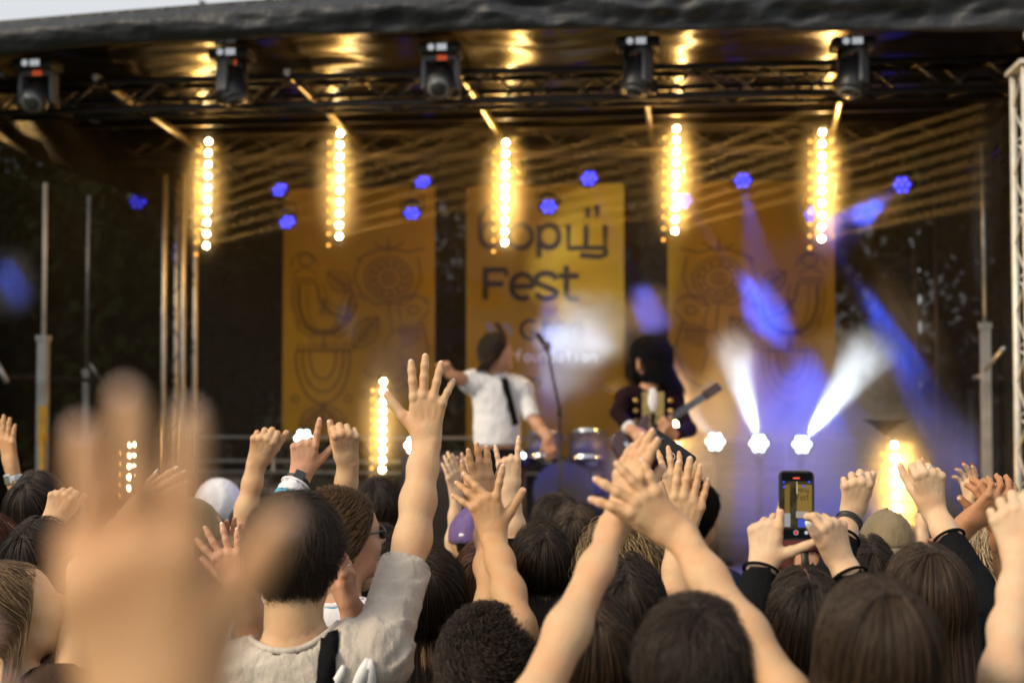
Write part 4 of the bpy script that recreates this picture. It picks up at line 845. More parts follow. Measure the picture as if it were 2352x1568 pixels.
par(1643, 1014, 11.2, S(1590, 950, 11.0), 'white floor lamp right beside the guitarist', True, 72, 26, stand=True)
par(1743, 1018, 11.2, S(1695, 850, 11.0), 'white floor lamp with its beam leaning left', True, 390, 30, stand=True)
par(1842, 1020, 11.2, S(1965, 850, 11.0), 'white floor lamp with its beam leaning right', True, 675, 32, stand=True)
par(697, 1006, 11.4, S(690, 900, 11.9), 'white floor lamp behind the pointing hand', True, 63, 26, stand=True)
par(950, 1022, 11.4, S(915, 800, 12.2), 'white floor lamp beside the raised forearm', True, 315, 22, stand=True)
par(1201, 1046, 11.0, S(1330, 750, 12.4), 'small white floor lamp beside the singer', True, 560, 34, r=.016, stand=True)
# moving heads on the front truss
ORL = mat('orange_label_glow', (.75, .10, .02), .5, var=0, emis=(1, .13, .03), estr=.25); LABW = mat('pale_display', (.55, .55, .56), .5, var=.3, scale=90, emis=(.75, .78, .85), estr=.42); GLS = mat('dark_lens_glass', (.03, .03, .035), .05, var=0, spec=1.); GRY = mat('grey_plastic', (.10, .10, .11), .5, var=.1); FRESNEL = mat('grey_lens_ring', (.16, .16, .17), .25, var=0)  # sticker and dial get a faint glow of their own, neither is a lamp
MH = {}
def moving_head(x, y, side, label):
    c = S(x, y, 8.85); t = thing('moving_head', label, 'stage light', (c[0], c[1], 4.0), 'moving head lamps under the roof edge'); k = .88
    f = -SV; sx = SU
    base = MB().box(c + ZZ * .16 * k, sx * .155 * k, SV * .10, ZZ * .040 * k).out('base', BLK, t); bev(base, .02, 3)
    MB().disc(c + ZZ * .162 * k - sx * .055 * k + f * .102, f, .022, 16).out('dial', LABW, base); MB().box(c + ZZ * .162 * k + sx * .022 * k + f * .101, sx * .036 * k, SV * .003, ZZ * .023 * k).out('display', LABW, base)
    for s in (-1, 1): MB().tube([c + ZZ * .19 * k + sx * s * .08, V(c[0], c[1], 4.02) + sx * s * .08], .014, 8).box(V(c[0], c[1], 4.03) + sx * s * .08 + SV * .06, sx * .03, SV * .05, ZZ * .03).out('clamp', DARKM, t, True)
    A = sx if not side else nrm(SV * .9 + sx * .3); Fv = f if not side else nrm(sx * .95 + f * .5)
    if side == 2: A = nrm(SV * .8 - sx * .5); Fv = nrm(-sx * .6 + f * .8)
    yk = MB().box(c + ZZ * .10 * k, A * .125 * k, Fv * .05, ZZ * .022)
    for s in (-1, 1): yk.box(c + A * s * .120 * k - ZZ * .01, A * .018, Fv * .045, ZZ * .115 * k)
    bev(yk.out('yoke', GRY, t), .012, 2)
    MB().box(c + ZZ * .095 * k + f * .056 + sx * .015, sx * .032, SV * .003, ZZ * .016).out('warning_sticker', ORL, t)
    hc = c - ZZ * .055 * k; hd_ = nrm(Fv * .75 - ZZ * .55) if not side else nrm(Fv * .35 - ZZ)
    h = MB().tube([hc - hd_ * .12, hc - hd_ * .09, hc + hd_ * .05, hc + hd_ * .10, hc + hd_ * .115], [.05, .088, .095, .092, .085], 24).out('head', BLK, t, True)
    MB().tube([hc + hd_ * .116, hc + hd_ * .126], [.074, .070], 24).out('lens_ring', FRESNEL, h, True); MB().ell(hc + hd_ * .118, nrm(np.cross(hd_, ZZ)) * .055, np.cross(nrm(np.cross(hd_, ZZ)), hd_) * .055, hd_ * .022, 16, 8).out('lens', GLS, h, True)
moving_head(88, 202, 0, 'moving head lamp at the far left under the roof edge'); moving_head(533, 178, 1, 'second moving head from the left, turned sideways')
moving_head(1013, 168, 0, 'middle moving head facing out with its lens visible'); moving_head(1466, 155, 2, 'fourth moving head from the left, turned away'); moving_head(1958, 156, 2, 'rightmost moving head under the roof edge')
# smoke and haze of the stage
hz = MB().box(stg((UL + UR) / 2, 11.15, (DECK + .01 + 4.0) / 2), SU * (UR - UL - .1) / 2, SV * 1.75, ZZ * (4.0 - DECK - .02) / 2).out('stage_haze', vol('stage_haze_air', '', .010, an=.5), None, False, stg(-1, 11.15, DECK)); tag(hz, 'thin haze hanging in the air over the stage', 'haze', kind='stuff')
def puff(x, y, v, rx, rz, rv, dens, label, noisy=(.42, .62), sc=1.6, tilt=0):
    c = S(x, y, v); o = MB().ell((0, 0, 0), V(1, 0, 0), V(0, 1, 0), V(0, 0, 1), 20, 12).out('smoke', vol('smoke_puff', '', dens, noisy=noisy, sc=sc, an=.1), None, True); o.location = c; px = v / 3267
    o.scale = (rx * px, rv, rz * px); o.rotation_euler = (0, math.radians(tilt), -YAW); tag(o, label, 'smoke', 'smoke drifting over the stage', 'stuff'); return o
puff(1490, 712, 11.6, 90, 75, .35, 1.60, 'smoke puff lit blue between middle and right banners', (.35, .5), .8)
puff(1745, 700, 11.4, 60, 150, .3, 1.10, 'streak of smoke lit blue in front of the right banner', (.40, .6), 1.6, -33)
puff(2080, 800, 11.4, 110, 260, .35, 0.90, 'long streak of smoke lit blue at the right of the stage', (.38, .6), 1.8, -27)
puff(2010, 478, 11.3, 95, 60, .3, 0.80, 'small smoke lit blue under the far right par lamp', (.3, .5), 1.5, 0)
puff(28, 650, 11.4, 80, 110, .3, 1.25, 'smoke lit blue at the left edge', (.3, .5), 1., 0)
puff(1355, 755, 12.2, 170, 110, .4, 3.4, 'pale smoke in front of the foundation name', (.38, .58), 1.3)
puff(1700, 890, 11.0, 120, 170, .4, 1.8, 'white smoke in the left-leaning floor beam', (.3, .6), 1.4, 0)
puff(1940, 890, 11.0, 180, 170, .45, 2.4, 'white smoke in the right-leaning floor beam', (.3, .6), 1.4, 0)
puff(1850, 1080, 11.0, 560, 240, 1.1, 1.1, 'low smoke bank over the right half of the stage floor', (.25, .6), 1.2)
puff(905, 830, 12.2, 90, 150, .35, .9, 'thin smoke in front of the left banner', (.35, .6), 1.3, 15)
puff(1250, 900, 12.2, 200, 170, .4, .5, 'thin smoke behind the singer', (.3, .6), 1.3)
# drum kit, amplifiers, microphones
DRUMW = mat('drum_shell', (.09, .09, .12), .25, .2, var=.15); HEADM = mat('drum_head', (.035, .035, .045), .5, var=.1); CYM = mat('cymbal_bronze', (.55, .36, .10), .25, 1., var=.1); CHR = mat('chrome', (.7, .7, .72), .15, 1., var=0)
def drum(parent, c, ax, r, l, legs=0):
    ax = nrm(ax); o = MB().tube([c - ax * l / 2, c + ax * l / 2], r, 22).out('drum', DRUMW, parent, True)
    MB().tube([c + ax * (l / 2 - .01), c + ax * (l / 2 + .012)], r * 1.04, 22, False).tube([c - ax * (l / 2 - .01), c - ax * (l / 2 + .012)], r * 1.04, 22, False).out('hoop', CHR, o, True); MB().disc(c + ax * (l / 2 + .004), ax, r * .98, 22).out('skin', HEADM, o)
dk = S(1300, 1100, 11.9); dk = V(dk[0], dk[1], DECK + .25); rs = MB(); rs_ = rs.box(dk - ZZ * .125, SU * .85, SV * .55, ZZ * .125).out('drum_riser', PLY, None, False, dk - ZZ * .25); tag(rs_, 'low black riser under the drum kit', 'platform')
kit = thing('drum_kit', 'drum kit lit blue on the riser between the musicians', 'drum kit', dk)
drum(kit, dk + ZZ * .27 - SV * .1, -SV, .25, .40); drum(kit, dk + ZZ * .62 - SU * .17 - SV * .05, ZZ - SV * -.3, .15, .20); drum(kit, dk + ZZ * .62 + SU * .19 - SV * .05, ZZ + SV * .3, .16, .22); drum(kit, dk + ZZ * .40 + SU * .50, ZZ, .20, .36); drum(kit, dk + ZZ * .52 - SU * .48, ZZ, .18, .15)
for (du, h, r) in ((-.62, .92, .18), (-.42, 1.15, .22), (.55, 1.12, .23), (.80, .95, .2)):
    s = MB().tube([dk + SU * du, dk + SU * du + ZZ * h], .012, 8).tube([dk + SU * (du - .15), dk + SU * du + ZZ * .2, dk + SU * (du + .15)], .008, 6).out('cymbal_stand', CHR, kit, True)
    n_ = nrm(ZZ - SV * .35); a_ = nrm(np.cross(n_, SU)); MB().ell(dk + SU * du + ZZ * (h + .005), SU * r, a_ * r, n_ * .012, 24, 6).out('cymbal', CYM, s, True)
def amp(x, y, v, w, h, label, lights=True, z0=DECK):
    c = S(x, y, v); c = V(c[0], c[1], z0); o = thing('amplifier', label, 'amplifier', c, 'amplifiers and cases on the stage'); bev(MB().box(c + ZZ * h / 2, SU * w / 2, SV * .18, ZZ * h / 2).out('cabinet', BLK, o), .015, 2)
    MB().box(c + ZZ * h * .42 - SV * .183, SU * w * .44, SV * .004, ZZ * h * .34).out('grille', DARKM, o); MB().box(c + ZZ * h * .88 - SV * .183, SU * w * .44, SV * .004, ZZ * h * .06).out('control_panel', GRY, o)
    for k in range(5): MB().tube([c + ZZ * h * .88 - SV * .186 + SU * w * (-.3 + .15 * k), c + ZZ * h * .88 - SV * .205 + SU * w * (-.3 + .15 * k)], .012, 10).out('knob', CHR, o, True)
amp(560, 1100, 12.3, .62, .62, 'black amplifier behind the raised fist at left'); amp(640, 1100, 12.3, .5, .55, 'smaller black amplifier behind the pointing hand'); amp(1000, 1120, 12.4, .55, .8, 'tall black amplifier behind the open raised hand'); amp(1420, 1120, 12.2, .5, .62, 'black amplifier left of the guitarist')
def micstand(x, v, ytop, xb, label, boom=True):
    b0 = S(xb, 1100, v); b0 = V(b0[0], b0[1], DECK); tp = S(x, ytop, v); md = S(xb, 940, v); t = thing('microphone_stand', label, 'microphone stand', b0, 'microphone stands')
    MB().tube([b0, V(b0[0], b0[1], md[2])], .012, 8).out('pole', DARKM, t, True); MB().tube([V(b0[0], b0[1], md[2] - .05), V(b0[0], b0[1], md[2] + .02)], .022, 8).out('clutch', DARKM, t, True)
    if boom: MB().tube([V(b0[0], b0[1], md[2]), tp], .010, 8).out('boom', DARKM, t, True)
    d = nrm(tp - md); m_ = MB().tube([tp - d * .02, tp + nrm(d + SU * -.3 - ZZ * .3) * .12], [.014, .020], 10).out('microphone', DARKM, t, True); MB().ell(tp - d * .0, SU * .032, SV * .032, ZZ * .036, 12, 8).out('grille', GRY, m_, True)
    for k in range(3): a = k * 2.1; MB().tube([b0 + ZZ * .10, b0 + V(math.cos(a), math.sin(a), 0) * .28 + ZZ * .012], .009, 6).out('leg', DARKM, t, True)
micstand(1256, 10.6, 795, 1286, 'microphone stand with a boom between singer and guitarist')
t = thing('speaker_stand', 'black stand with a wide tapered top behind the low right light bar', 'stand', V(*S(2033, 1000, 10.4)[:2], DECK)); c = S(2033, 964, 10.4)
MB().tube([c - ZZ * .10, c - ZZ * .02, c], [.02, .11, .17], 18).out('tapered_head', BLK, t, True); MB().tube([V(c[0], c[1], DECK), c - ZZ * .08], .014, 8).out('pole', DARKM, t, True)
for k in range(3): a = k * 2.1; MB().tube([V(c[0], c[1], DECK + .3), V(c[0] + .3 * math.cos(a), c[1] + .3 * math.sin(a), DECK + .01)], .012, 6).out('leg', DARKM, t, True)
# ------------------------------------------------------------------ performers
GOLD = mat('gold_brocade', (.40, .30, .12), .4, .4, var=.5, scale=60); MARO = cloth('dark_maroon_jacket', (.014, .006, .009)); WOOD = mat('maroon_guitar_lacquer', (.045, .008, .012), .15, var=.1, spec=.8); FRET = mat('rosewood', (.03, .015, .015), .4, var=.2)
def wrinkle(amp, f=9., seed=0.):
    def g(v):
        x, y, z = v[:, 0], v[:, 1], v[:, 2]
        w = np.sin(f * (z * 1.7 + x * .9) + 2.2 * np.sin(f * .55 * x + seed) + 1.4 * np.sin(f * .8 * y + z * 5)); w2 = np.sin(f * 2.1 * (x * .8 - z * .7) + 1.7 * np.sin(f * .9 * z + seed))
        c = v.mean(0); r = v - c; r /= np.linalg.norm(r, axis=1)[:, None] + 1e-9
        return v + r * (amp * (1 - np.abs(w)) ** 2 + amp * .6 * (1 - np.abs(w2)) ** 2)[:, None]
    return g
p = person('dark-haired singer in white short-sleeved shirt and dark tie on the stage, arm stretched out', (1143, 812), 10.05, 'big', 'dark', yaw=95, tilt=8, byaw=168, sk='face', top='white', face=True, floor=DECK, sc=1.07, hsc=1.05, group='musicians on the stage', disp=wrinkle(.006, 20), th=.014, pants=CL['black'], nk=.175, tuck=.455, hst=dict(pole=6, puff=.013, len=.10, face=.72, flare=.05, curl=.014, lift=.02, n=2600, wob=.3, rad=.0010, rag=.6, front=.8),
    arms=[dict(side='R', w=(1040, 862, 9.9), t=(1015, 835, 9.85), e=(1062, 872, 9.95), pose='fist', sl=.7), dict(side='L', w=(1258, 1005, 9.9), t=(1268, 1050, 9.9), e=(1222, 958, 10.0), pose='relax', sl=.95)])
s = p['nb']; F = p['F0']
Rr = p['R0']; sh_ = child(p['root'], 'shirt')
ribbon('necktie', sh_, [(1150, 850), (1153, 860), (1156, 870)] + lerp_pts((1159, 880), (1182, 975), 8), .05, CL['black'], p['root'], .012, .006)
co = MB().tube([s + ZZ * .075, s + ZZ * .055, s + ZZ * .01], [.064, .070, .092], 24, False).out('collar', CL['white'], p['root'], True); co.modifiers.new('thick', 'SOLIDIFY').thickness = .006
g = person('long curly-haired guitarist in dark maroon jacket with gold brocade front', (1492, 832), 9.9, 'big', 'black', yaw=-125, tilt=-12, byaw=176, sk='face', top=MARO, face=True, floor=DECK, group='musicians on the stage', nk=.205, hst=dict(pole=6, face=.80, puff=.034, len=.20, curl=.02, lift=.02, flare=.3, wob=.3, n=2400, rag=.6), disp=wrinkle(.008, 12), th=.014, pants=MARO,
    arms=[dict(side='R', w=(1447, 985, 9.32), t=(1472, 1004, 9.26), e=(1420, 948, 9.6), pose='loose', sl=1.80, bname='shirt_cuff', bands=[('wide', .12, CL['white'], .014, .006)]), dict(side='L', w=(1545, 1000, 9.38), t=(1524, 975, 9.30), e=(1582, 985, 9.8), pose='grip', sl=1.8)])
s = g['nb']; F = g['F0']; Rr = g['R0']
gb = MB()
for sg in (-1, 1): gb.box(s + F * .165 - ZZ * .20 + Rr * sg * .045, Rr * .030, ZZ * .20, F * .006)
gb.out('waistcoat', GOLD, g['root'])
MB().ell(s + F * .155 - ZZ * .06, Rr * .045, F * .03, ZZ * .09, 12, 8).out('cravat', CL['white'], g['root'], True)
bt = MB()
for k in range(4): bt.ell(s + F * .165 - ZZ * (.06 + k * .07) + Rr * -.12, Rr * .018, F * .012, ZZ * .018, 8, 6); bt.ell(s + F * .165 - ZZ * (.06 + k * .07) + Rr * .12, Rr * .018, F * .012, ZZ * .018, 8, 6)
bt.out('brass_button', mat('brass', (.6, .4, .12), .3, 1., var=0), g['root'], True)
# guitar held by the guitarist
ga = P(1470, 1008, 9.38); gb_ = P(1608, 916, 9.45); ax = nrm(gb_ - ga); nm = nrm(V(0, -1, .1) - ax * V(0, -1, .1).dot(ax)); sd = np.cross(nm, ax)
MB().ell(g['q'](0, .062, -.088), g['R'] * .048, g['Fw'] * .042, g['U'] * .045, 14, 10).out('beard', HM['black'], g['root'], True)
gt = thing('electric_guitar', 'dark maroon electric guitar slung across the guitarist, neck pointing up to the right', 'guitar', ga)
outl = [(-.24, 0), (-.23, .09), (-.17, .15), (-.08, .155), (-.01, .115), (.05, .11), (.11, .145), (.17, .13), (.16, .09), (.11, .05), (.09, 0), (.11, -.05), (.15, -.08), (.13, -.12), (.07, -.12), (.0, -.10), (-.08, -.145), (-.17, -.15), (-.23, -.09)]
vs = [ga + ax * x + sd * y + nm * z for z in (-.02, .02) for x, y in [(x_ * .82, y_ * .8) for x_, y_ in outl]]; n_ = len(outl)
bev(mk('guitar_body', vs, [tuple(range(n_))[::-1], tuple(range(n_, 2 * n_))] + [(i, (i + 1) % n_, n_ + (i + 1) % n_, n_ + i) for i in range(n_)], WOOD, gt, False), .008, 2)
nk = MB().box(ga + ax * .30 + nm * .028, ax * .22, sd * .025, nm * .010).out('neck', FRET, gt); fr_ = MB()
for k in range(16): fr_.box(ga + ax * (.10 + .40 * (1 - .944 ** (k * 1.6)) / .75) + nm * .040, ax * .002, sd * .025, nm * .0015)
fr_.out('fret', CHR, nk); MB().box(ga + ax * .58 + nm * .024, ax * .065, sd * .032, nm * .008).out('headstock', WOOD, gt)
pg = MB()
for k in range(6): pg.tube([ga + ax * (.53 + .020 * k) + sd * .04, ga + ax * (.53 + .020 * k) + sd * .06], .006, 6)
pg.out('tuning_peg', CHR, gt); sg_ = MB()
for k in range(6): sg_.tube([ga - ax * .08 + sd * (.02 - .008 * k) + nm * .046, ga + ax * .53 + sd * (.015 - .006 * k) + nm * .044], .0012, 4)
sg_.out('string', CHR, gt); MB().box(ga - ax * .03 + nm * .026, ax * .012, sd * .036, nm * .008).box(ga + ax * .06 + nm * .026, ax * .012, sd * .036, nm * .008).out('pickup', BLK, gt); MB().box(ga - ax * .10 + nm * .024, ax * .010, sd * .036, nm * .010).out('bridge', CHR, gt)
# ------------------------------------------------------------------ the crowd, from the stage towards the camera
G = 'people in the concert crowd'
RUB = mat('black_rubber_band', (.015, .015, .016), .5, var=0); BEAD = mat('black_beads', (.012, .012, .013), .2, var=0, spec=.8); WFACE = mat('watch_glass', (.012, .012, .015), .08, var=0, spec=.9); REDB = mat('red_thread', (.5, .08, .05), .7, var=0)
EMB = mat('blue_embroidery', (.08, .35, .55), .8, var=.9, scale=160)
bk = P(500, 1160, 7.4)
pr = person('person in a white bucket hat close to the stage, left of the raised fists', (500, 1170), 7.2, 'short', 'brown', top='white')
MB().ell(pr['Hc'] + ZZ * .035, V(.125, 0, 0), V(0, .135, 0), ZZ * .125, 20, 12).out('bucket_hat', CL['white'], pr['root'], True)
person('short-haired man seen from behind between the low light bar and the raised forearm', (868, 1172), 5.9, 'mop', 'dark', sk='tan', top='navy', hst=dict(puff=.018, rad=.0011, n=1500), near=.9)
person('dark-haired person with a red-lit ear right of the purple cap', (1275, 1212), 5.9, 'mop', 'dark', yaw=-25, sk='tan', top='black', near=.7, hst=dict(rad=.0012))
person('brown-haired woman with a small bun, in front of the drum kit', (1325, 1246), 5.3, 'wavy', 'brown', yaw=12, top='black', near=.7, hst=dict(rad=.0012))
pr = person('dark man in navy shirt with white flowers, face turned right near the stage', (1597, 1188), 5.5, 'mop', 'black', yaw=40, sk='brown', top=cloth('floral_shirt_ground', (.012, .016, .035)), face=True, near=.8, hst=dict(rad=.0011, puff=.022))
fb = MB(); shp = P(1690, 1300, 5.35)
for k in range(34):
    a = random.uniform(-.30, .34); zz = random.uniform(-.36, .02); c = pr['nb'] + pr['R0'] * a + ZZ * (zz - .05) - FW * (.165 * math.sqrt(max(.05, 1 - (a / .37) ** 2)))
    for j in range(4): t = k + j * 1.57; fb.ell(c + V(math.cos(t), 0, math.sin(t)) * .016, V(math.cos(t), 0, math.sin(t)) * .016, V(0, .006, 0), V(-math.sin(t), 0, math.cos(t)) * .008, 6, 4)
fb.out('flower_print', CL['white'], pr['root'], True)['kind'] = 'stuff'
person('person with bare pale forearms clapping high behind the open brown hands', (1090, 1330), 5.1, 'long', 'brown', sk='pale', top='black', near=.6,
    arms=[dict(side='L', w=(1048, 1140, 5.0), t=(1030, 1032, 5.0), e=(1038, 1300, 4.95), pose='together', th=50, sl=0, ar=.72, hs=.86, bands=[('thin', .08, REDB, .003, .001), ('thin', .9, RUB, .003, .001)]),
          dict(side='R', w=(1075, 1142, 5.05), t=(1060, 1040, 5.05), e=(1120, 1280, 5.0), pose='together', th=150, sl=0, ar=.72, hs=.86)])
pr = person('person in a faded purple cap with a tiny bird patch', (1090, 1250), 5.0, 'bob', 'dark', yaw=22, sk='fair', top='black', near=.6, hst=dict(puff=.004, smin=.86))
cp, c0 = capmesh(pr, cloth('purple_cap_cloth', (.13, .085, .22)), 1, strap=False, droop=.03)
MB().ell(c0 - pr['Fw'] * .105 + pr['U'] * .005 + pr['R'] * .0, pr['R'] * .012, pr['Fw'] * .004, pr['U'] * .007, 8, 6).out('bird_patch', CL['white'], cp, True)
person('person behind the clasped brown hands whose fingertips have red nails', (2178, 1335), 4.9, 'long', 'dark', sk='pale', top='black', near=.5,
    arms=[dict(side='L', w=(2125, 1160, 4.8), t=(2130, 1045, 4.8), e=(2105, 1300, 4.75), pose='together', th=80, sl=.3, ar=.74, hs=.85, nail=NAILR, bands=[('wide', .12, SILVER, .004, .002)]),
          dict(side='R', w=(2232, 1165, 4.7), t=(2222, 1060, 4.7), e=(2250, 1290, 4.75), pose='hold', th=120, sl=.3, ar=.74, hs=.85, nail=NAILR)])
pr = person('person in khaki cap worn backwards below the low right light bar', (2036, 1262), 4.8, 'crop', 'buzz', sk='tan', top='black', near=.7, hst=dict(puff=.002, smin=.86))
capmesh(pr, cloth('khaki_cap_cloth', (.19, .145, .085)), -1)
pr = person('person in maroon cap worn backwards in front of the filming phone', (1838, 1312), 4.5, 'crop', 'buzz', sk='face', top='black', near=.8, hst=dict(puff=.002, smin=.84))
cp, c0 = capmesh(pr, cloth('maroon_cap_cloth', (.075, .022, .020)), 1, strap=True); MB().tube([c0 - pr['Fw'] * (.112 * math.cos(a)) + pr['R'] * .095 * math.sin(a) - pr['U'] * .022 for a in np.linspace(-.55, .55, 10)], .006, 6).out('strap', CL['black'], cp, True)
MB().box(c0 - pr['Fw'] * .115 - pr['U'] * .022 + pr['R'] * .03, pr['R'] * .008, pr['Fw'] * .002, pr['U'] * .005).out('buckle', SILVER, cp)
person('hidden person raising one closed fist left of the pointing hand', (598, 1245), 4.6, 'mop', 'dark', sk='fair', top='black', near=.4,
    arms=[dict(side='L', w=(590, 1062, 4.5), t=(612, 990, 4.45), e=(553, 1232, 4.5), pose='loose', sl=.4, ar=.95)])
person('hidden person raising a tight fist right of the pointing hand', (748, 1262), 4.6, 'mop', 'dark', sk='fair', top='black', near=.4,
    arms=[dict(side='R', w=(799, 1060, 4.25), t=(792, 985, 4.2), e=(786, 1225, 4.3), pose='fist', th=15, sl=.3, ar=1.0, hs=1.02)])
person('woman at the left edge raising a hand with a steel watch', (5, 1310), 5.4, 'long', 'brown', sk='tan', top='black', near=.4,
    arms=[dict(side='R', w=(26, 1068, 5.2), t=(2, 930, 5.2), e=(58, 1215, 5.2), pose='flat', th=-30, sl=0, ar=.85, hs=1., bands=[('wide', .2, SILVER, .006, .004)], face=SILVER, bname='watch')])
person('woman with long dark brown hair at left beside the blurred hand', (88, 1180), 4.8, 'long', 'dark', yaw=10, top='black', hst=dict(rad=.0011), near=.8)
person('brown-haired person at the left edge with cheek turned right', (-28, 1290), 3.9, 'wavy', 'auburn', yaw=55, sk='face', face=True, top='black', near=.7)
person('person lifting a fist with thin bracelet, head dark behind the blurred palm', (98, 1312), 3.75, 'bob', 'dark', yaw=15, sk='fair', top='brown', near=.8,
    arms=[dict(side='L', w=(118, 1200, 4.0), t=(150, 1120, 4.0), e=(28, 1335, 3.95), pose='loose', sl=.1, ar=.85, hs=.9, bands=[('thin', .12, SILVER, .0025, .001)])])
pr = person('man in curly hair and dark sunglasses, white shirt with blue embroidered collar', (792, 1240), 3.95, 'curly', 'curly', yaw=58, tilt=10, byaw=20, sk='face', face=True, top='white',
    arms=[dict(side='L', w=(690, 1092, 4.25), t=(706, 985, 4.25), e=(632, 1205, 4.15), pose='point', sl=1.72, hs=1.02, bname='smartwatch_band', bands=[('watch', .10, RUB, .007, .002)], face=WFACE),
          dict(side='R', w=(806, 1398, 3.45), t=(790, 1275, 3.45), e=(835, 1470, 3.5), pose='together', th=75, sl=.6, hs=.95, ring=('ring', .5))])
a0 = pr['arms'][0]; t = nrm(a0['E'] - a0['W']); cx_ = a0['W'] + t * .075; x_ = nrm(np.cross(t, V(0, 1, 0))); y_ = np.cross(t, x_)
MB().tube([cx_, cx_ + t * .035], [.046, .049], 20, False).out('embroidered_cuff', EMB, pr['root'], True).modifiers.new('thick', 'SOLIDIFY').thickness = .003
MB().tube([pr['nb'] + ZZ * .055, pr['nb'] - ZZ * .01], [.076, .098], 24, False).out('embroidered_collar', EMB, pr['root'], True).modifiers.new('thick', 'SOLIDIFY').thickness = .004
sgm = MB(); q = pr['q']
for s_ in (-1, 1): sgm.ell(q(s_ * .034, .098, .004), pr['R'] * .030, pr['Fw'] * .007, pr['U'] * .021, 12, 8).tube([q(s_ * .064, .090, .012), q(s_ * .084, .0, .018)], .003, 6)
sgm.tube([q(-.012, .105, .012), q(.012, .105, .012)], .003, 6).out('sunglasses', GLS, pr['root'], True)
person('person in navy shirt half hidden behind the raised beige sleeve', (868, 1302), 4.7, 'mop', 'dark', sk='tan', top='navy', near=.6, hst=dict(rad=.0011))
pr = person('man in khaki baseball cap and white shirt, head bowed right of the blurred palm', (437, 1252), 4.0, 'crop', 'buzz', yaw=38, tilt=4, byaw=10, sk='face', face=True, top='white', near=.9, hst=dict(puff=.002, smin=.84), disp=wrinkle(.008, 13),
    arms=[dict(side='R', w=(552, 1345, 3.6), t=(497, 1228, 3.6), e=(588, 1450, 3.65), pose='clapA', sl=.5, hs=.95), dict(side='L', w=(528, 1320, 4.1), t=(545, 1215, 4.1), e=(420, 1420, 4.2), pose='flat', th=170, sl=.6, hs=.9)])
cp, c0 = capmesh(pr, cloth('khaki_green_cap_cloth', (.26, .20, .10)), 1, droop=-.02)
person('woman with auburn hair falling below the purple cap', (1112, 1352), 4.2, 'long', 'auburn', yaw=8, top='black', hst=dict(rad=.0010))
person('person with long dark hair whose hand makes the horns sign', (1243, 1305), 4.4, 'bob', 'dark', yaw=-5, sk='pale', top='black', near=.8,
    arms=[dict(side='L', w=(1170, 1122, 4.5), t=(1166, 1020, 4.5), e=(1190, 1258, 4.5), pose='rock', sl=1.12, ar=.82, hs=.95)])
person('person with almost black hair behind the khaki cap, wristband and ring on the left fist', (1985, 1345), 4.05, 'bob', 'dark', yaw=0, sk='fair', top='maroon', near=.8)
person('woman with fluffy pale blond hair at the right behind the clasped brown hands', (2290, 1330), 4.2, 'curly', 'ash', yaw=-10, sk='fair', top='cream', near=1., hst=dict(n=2600, curl=.018, strand=.6, rad=.0013, puff=.03))
person('tanned person clasping both brown hands above the crowd at the right', (2165, 1452), 3.95, 'mop', 'dark', sk='brown', top='black', near=.4,
    arms=[dict(side='L', w=(2228, 1196, 3.8), t=(2305, 1135, 3.78), e=(2100, 1322, 3.85), pose='clapB', th=20, sl=.2, ar=1.05, hs=1.), dict(side='R', w=(2296, 1205, 3.9), t=(2275, 1125, 3.86), e=(2330, 1360, 3.9), pose='grip', th=10, sl=.2, ar=1.0)])
person('woman with messy highlighted blonde updo under the crossed clapping arms, holding up a phone', (1440, 1325), 3.55, 'messy', 'blonde', yaw=0, tilt=-6, sk='fair', top='navy', hst=dict(),
    arms=[dict(side='R', w=(1556, 1160, 3.98), t=(1545, 1000, 3.98), e=(1530, 1335, 3.8), pose='hold', sl=.9, ar=.9, hs=.92)])
person('fair-haired woman bending at left, face turned right behind the blurred hand', (42, 1412), 3.45, 'wavy', 'light', yaw=62, tilt=24, byaw=20, sk='fair', face=True, top='brown', near=1.1,
    arms=[dict(side='R', w=(298, 1185, 3.7), t=(400, 1105, 3.7), e=(192, 1312, 3.55), pose='flat', th=-20, sl=.05, ar=.95, hs=.95, nail=NAILW)])
person('woman with long brown parted hair at right, black sleeves and both fists raised', (2130, 1400), 3.05, 'long', 'brown', yaw=4, tilt=-4, top='black', sk='pale', hst=dict(n=8000, pole=10, rad=.00045, parting=1),
    arms=[dict(side='L', w=(1955, 1182, 3.75), t=(1975, 1088, 3.72), e=(1912, 1330, 3.6), pose='loose', sl=1.55, ar=.9, hs=.98, ring=('middle', .5), bname='wristband', bands=[('watch', .09, RUB, .010, .001), ('bead', .13, BEAD, .0045, .003)]),
          dict(side='R', w=(2143, 1168, 3.5), t=(2130, 1068, 3.48), e=(2235, 1345, 3.35), pose='loose', sl=1.54, ar=.9, hs=.98, ring=('ring', .5))])
person('woman with straight black-brown hair falling to the picture edge beside the beige t-shirt', (985, 1392), 3.5, 'long', 'dark', yaw=0, top='black', hst=dict(n=7000, flare=.2, len=.5, rad=.0005))
person('woman with long brown hair lifting a flat clapping hand below the phone', (1427, 1432), 3.0, 'wavy', 'dark', yaw=0, top='black', sk='fair', hst=dict(n=6000),
    arms=[dict(side='R', w=(1563, 1240, 3.2), t=(1592, 1080, 3.2), e=(1543, 1475, 3.1), pose='flat', sl=.3, ar=1.0, hs=1.0)])
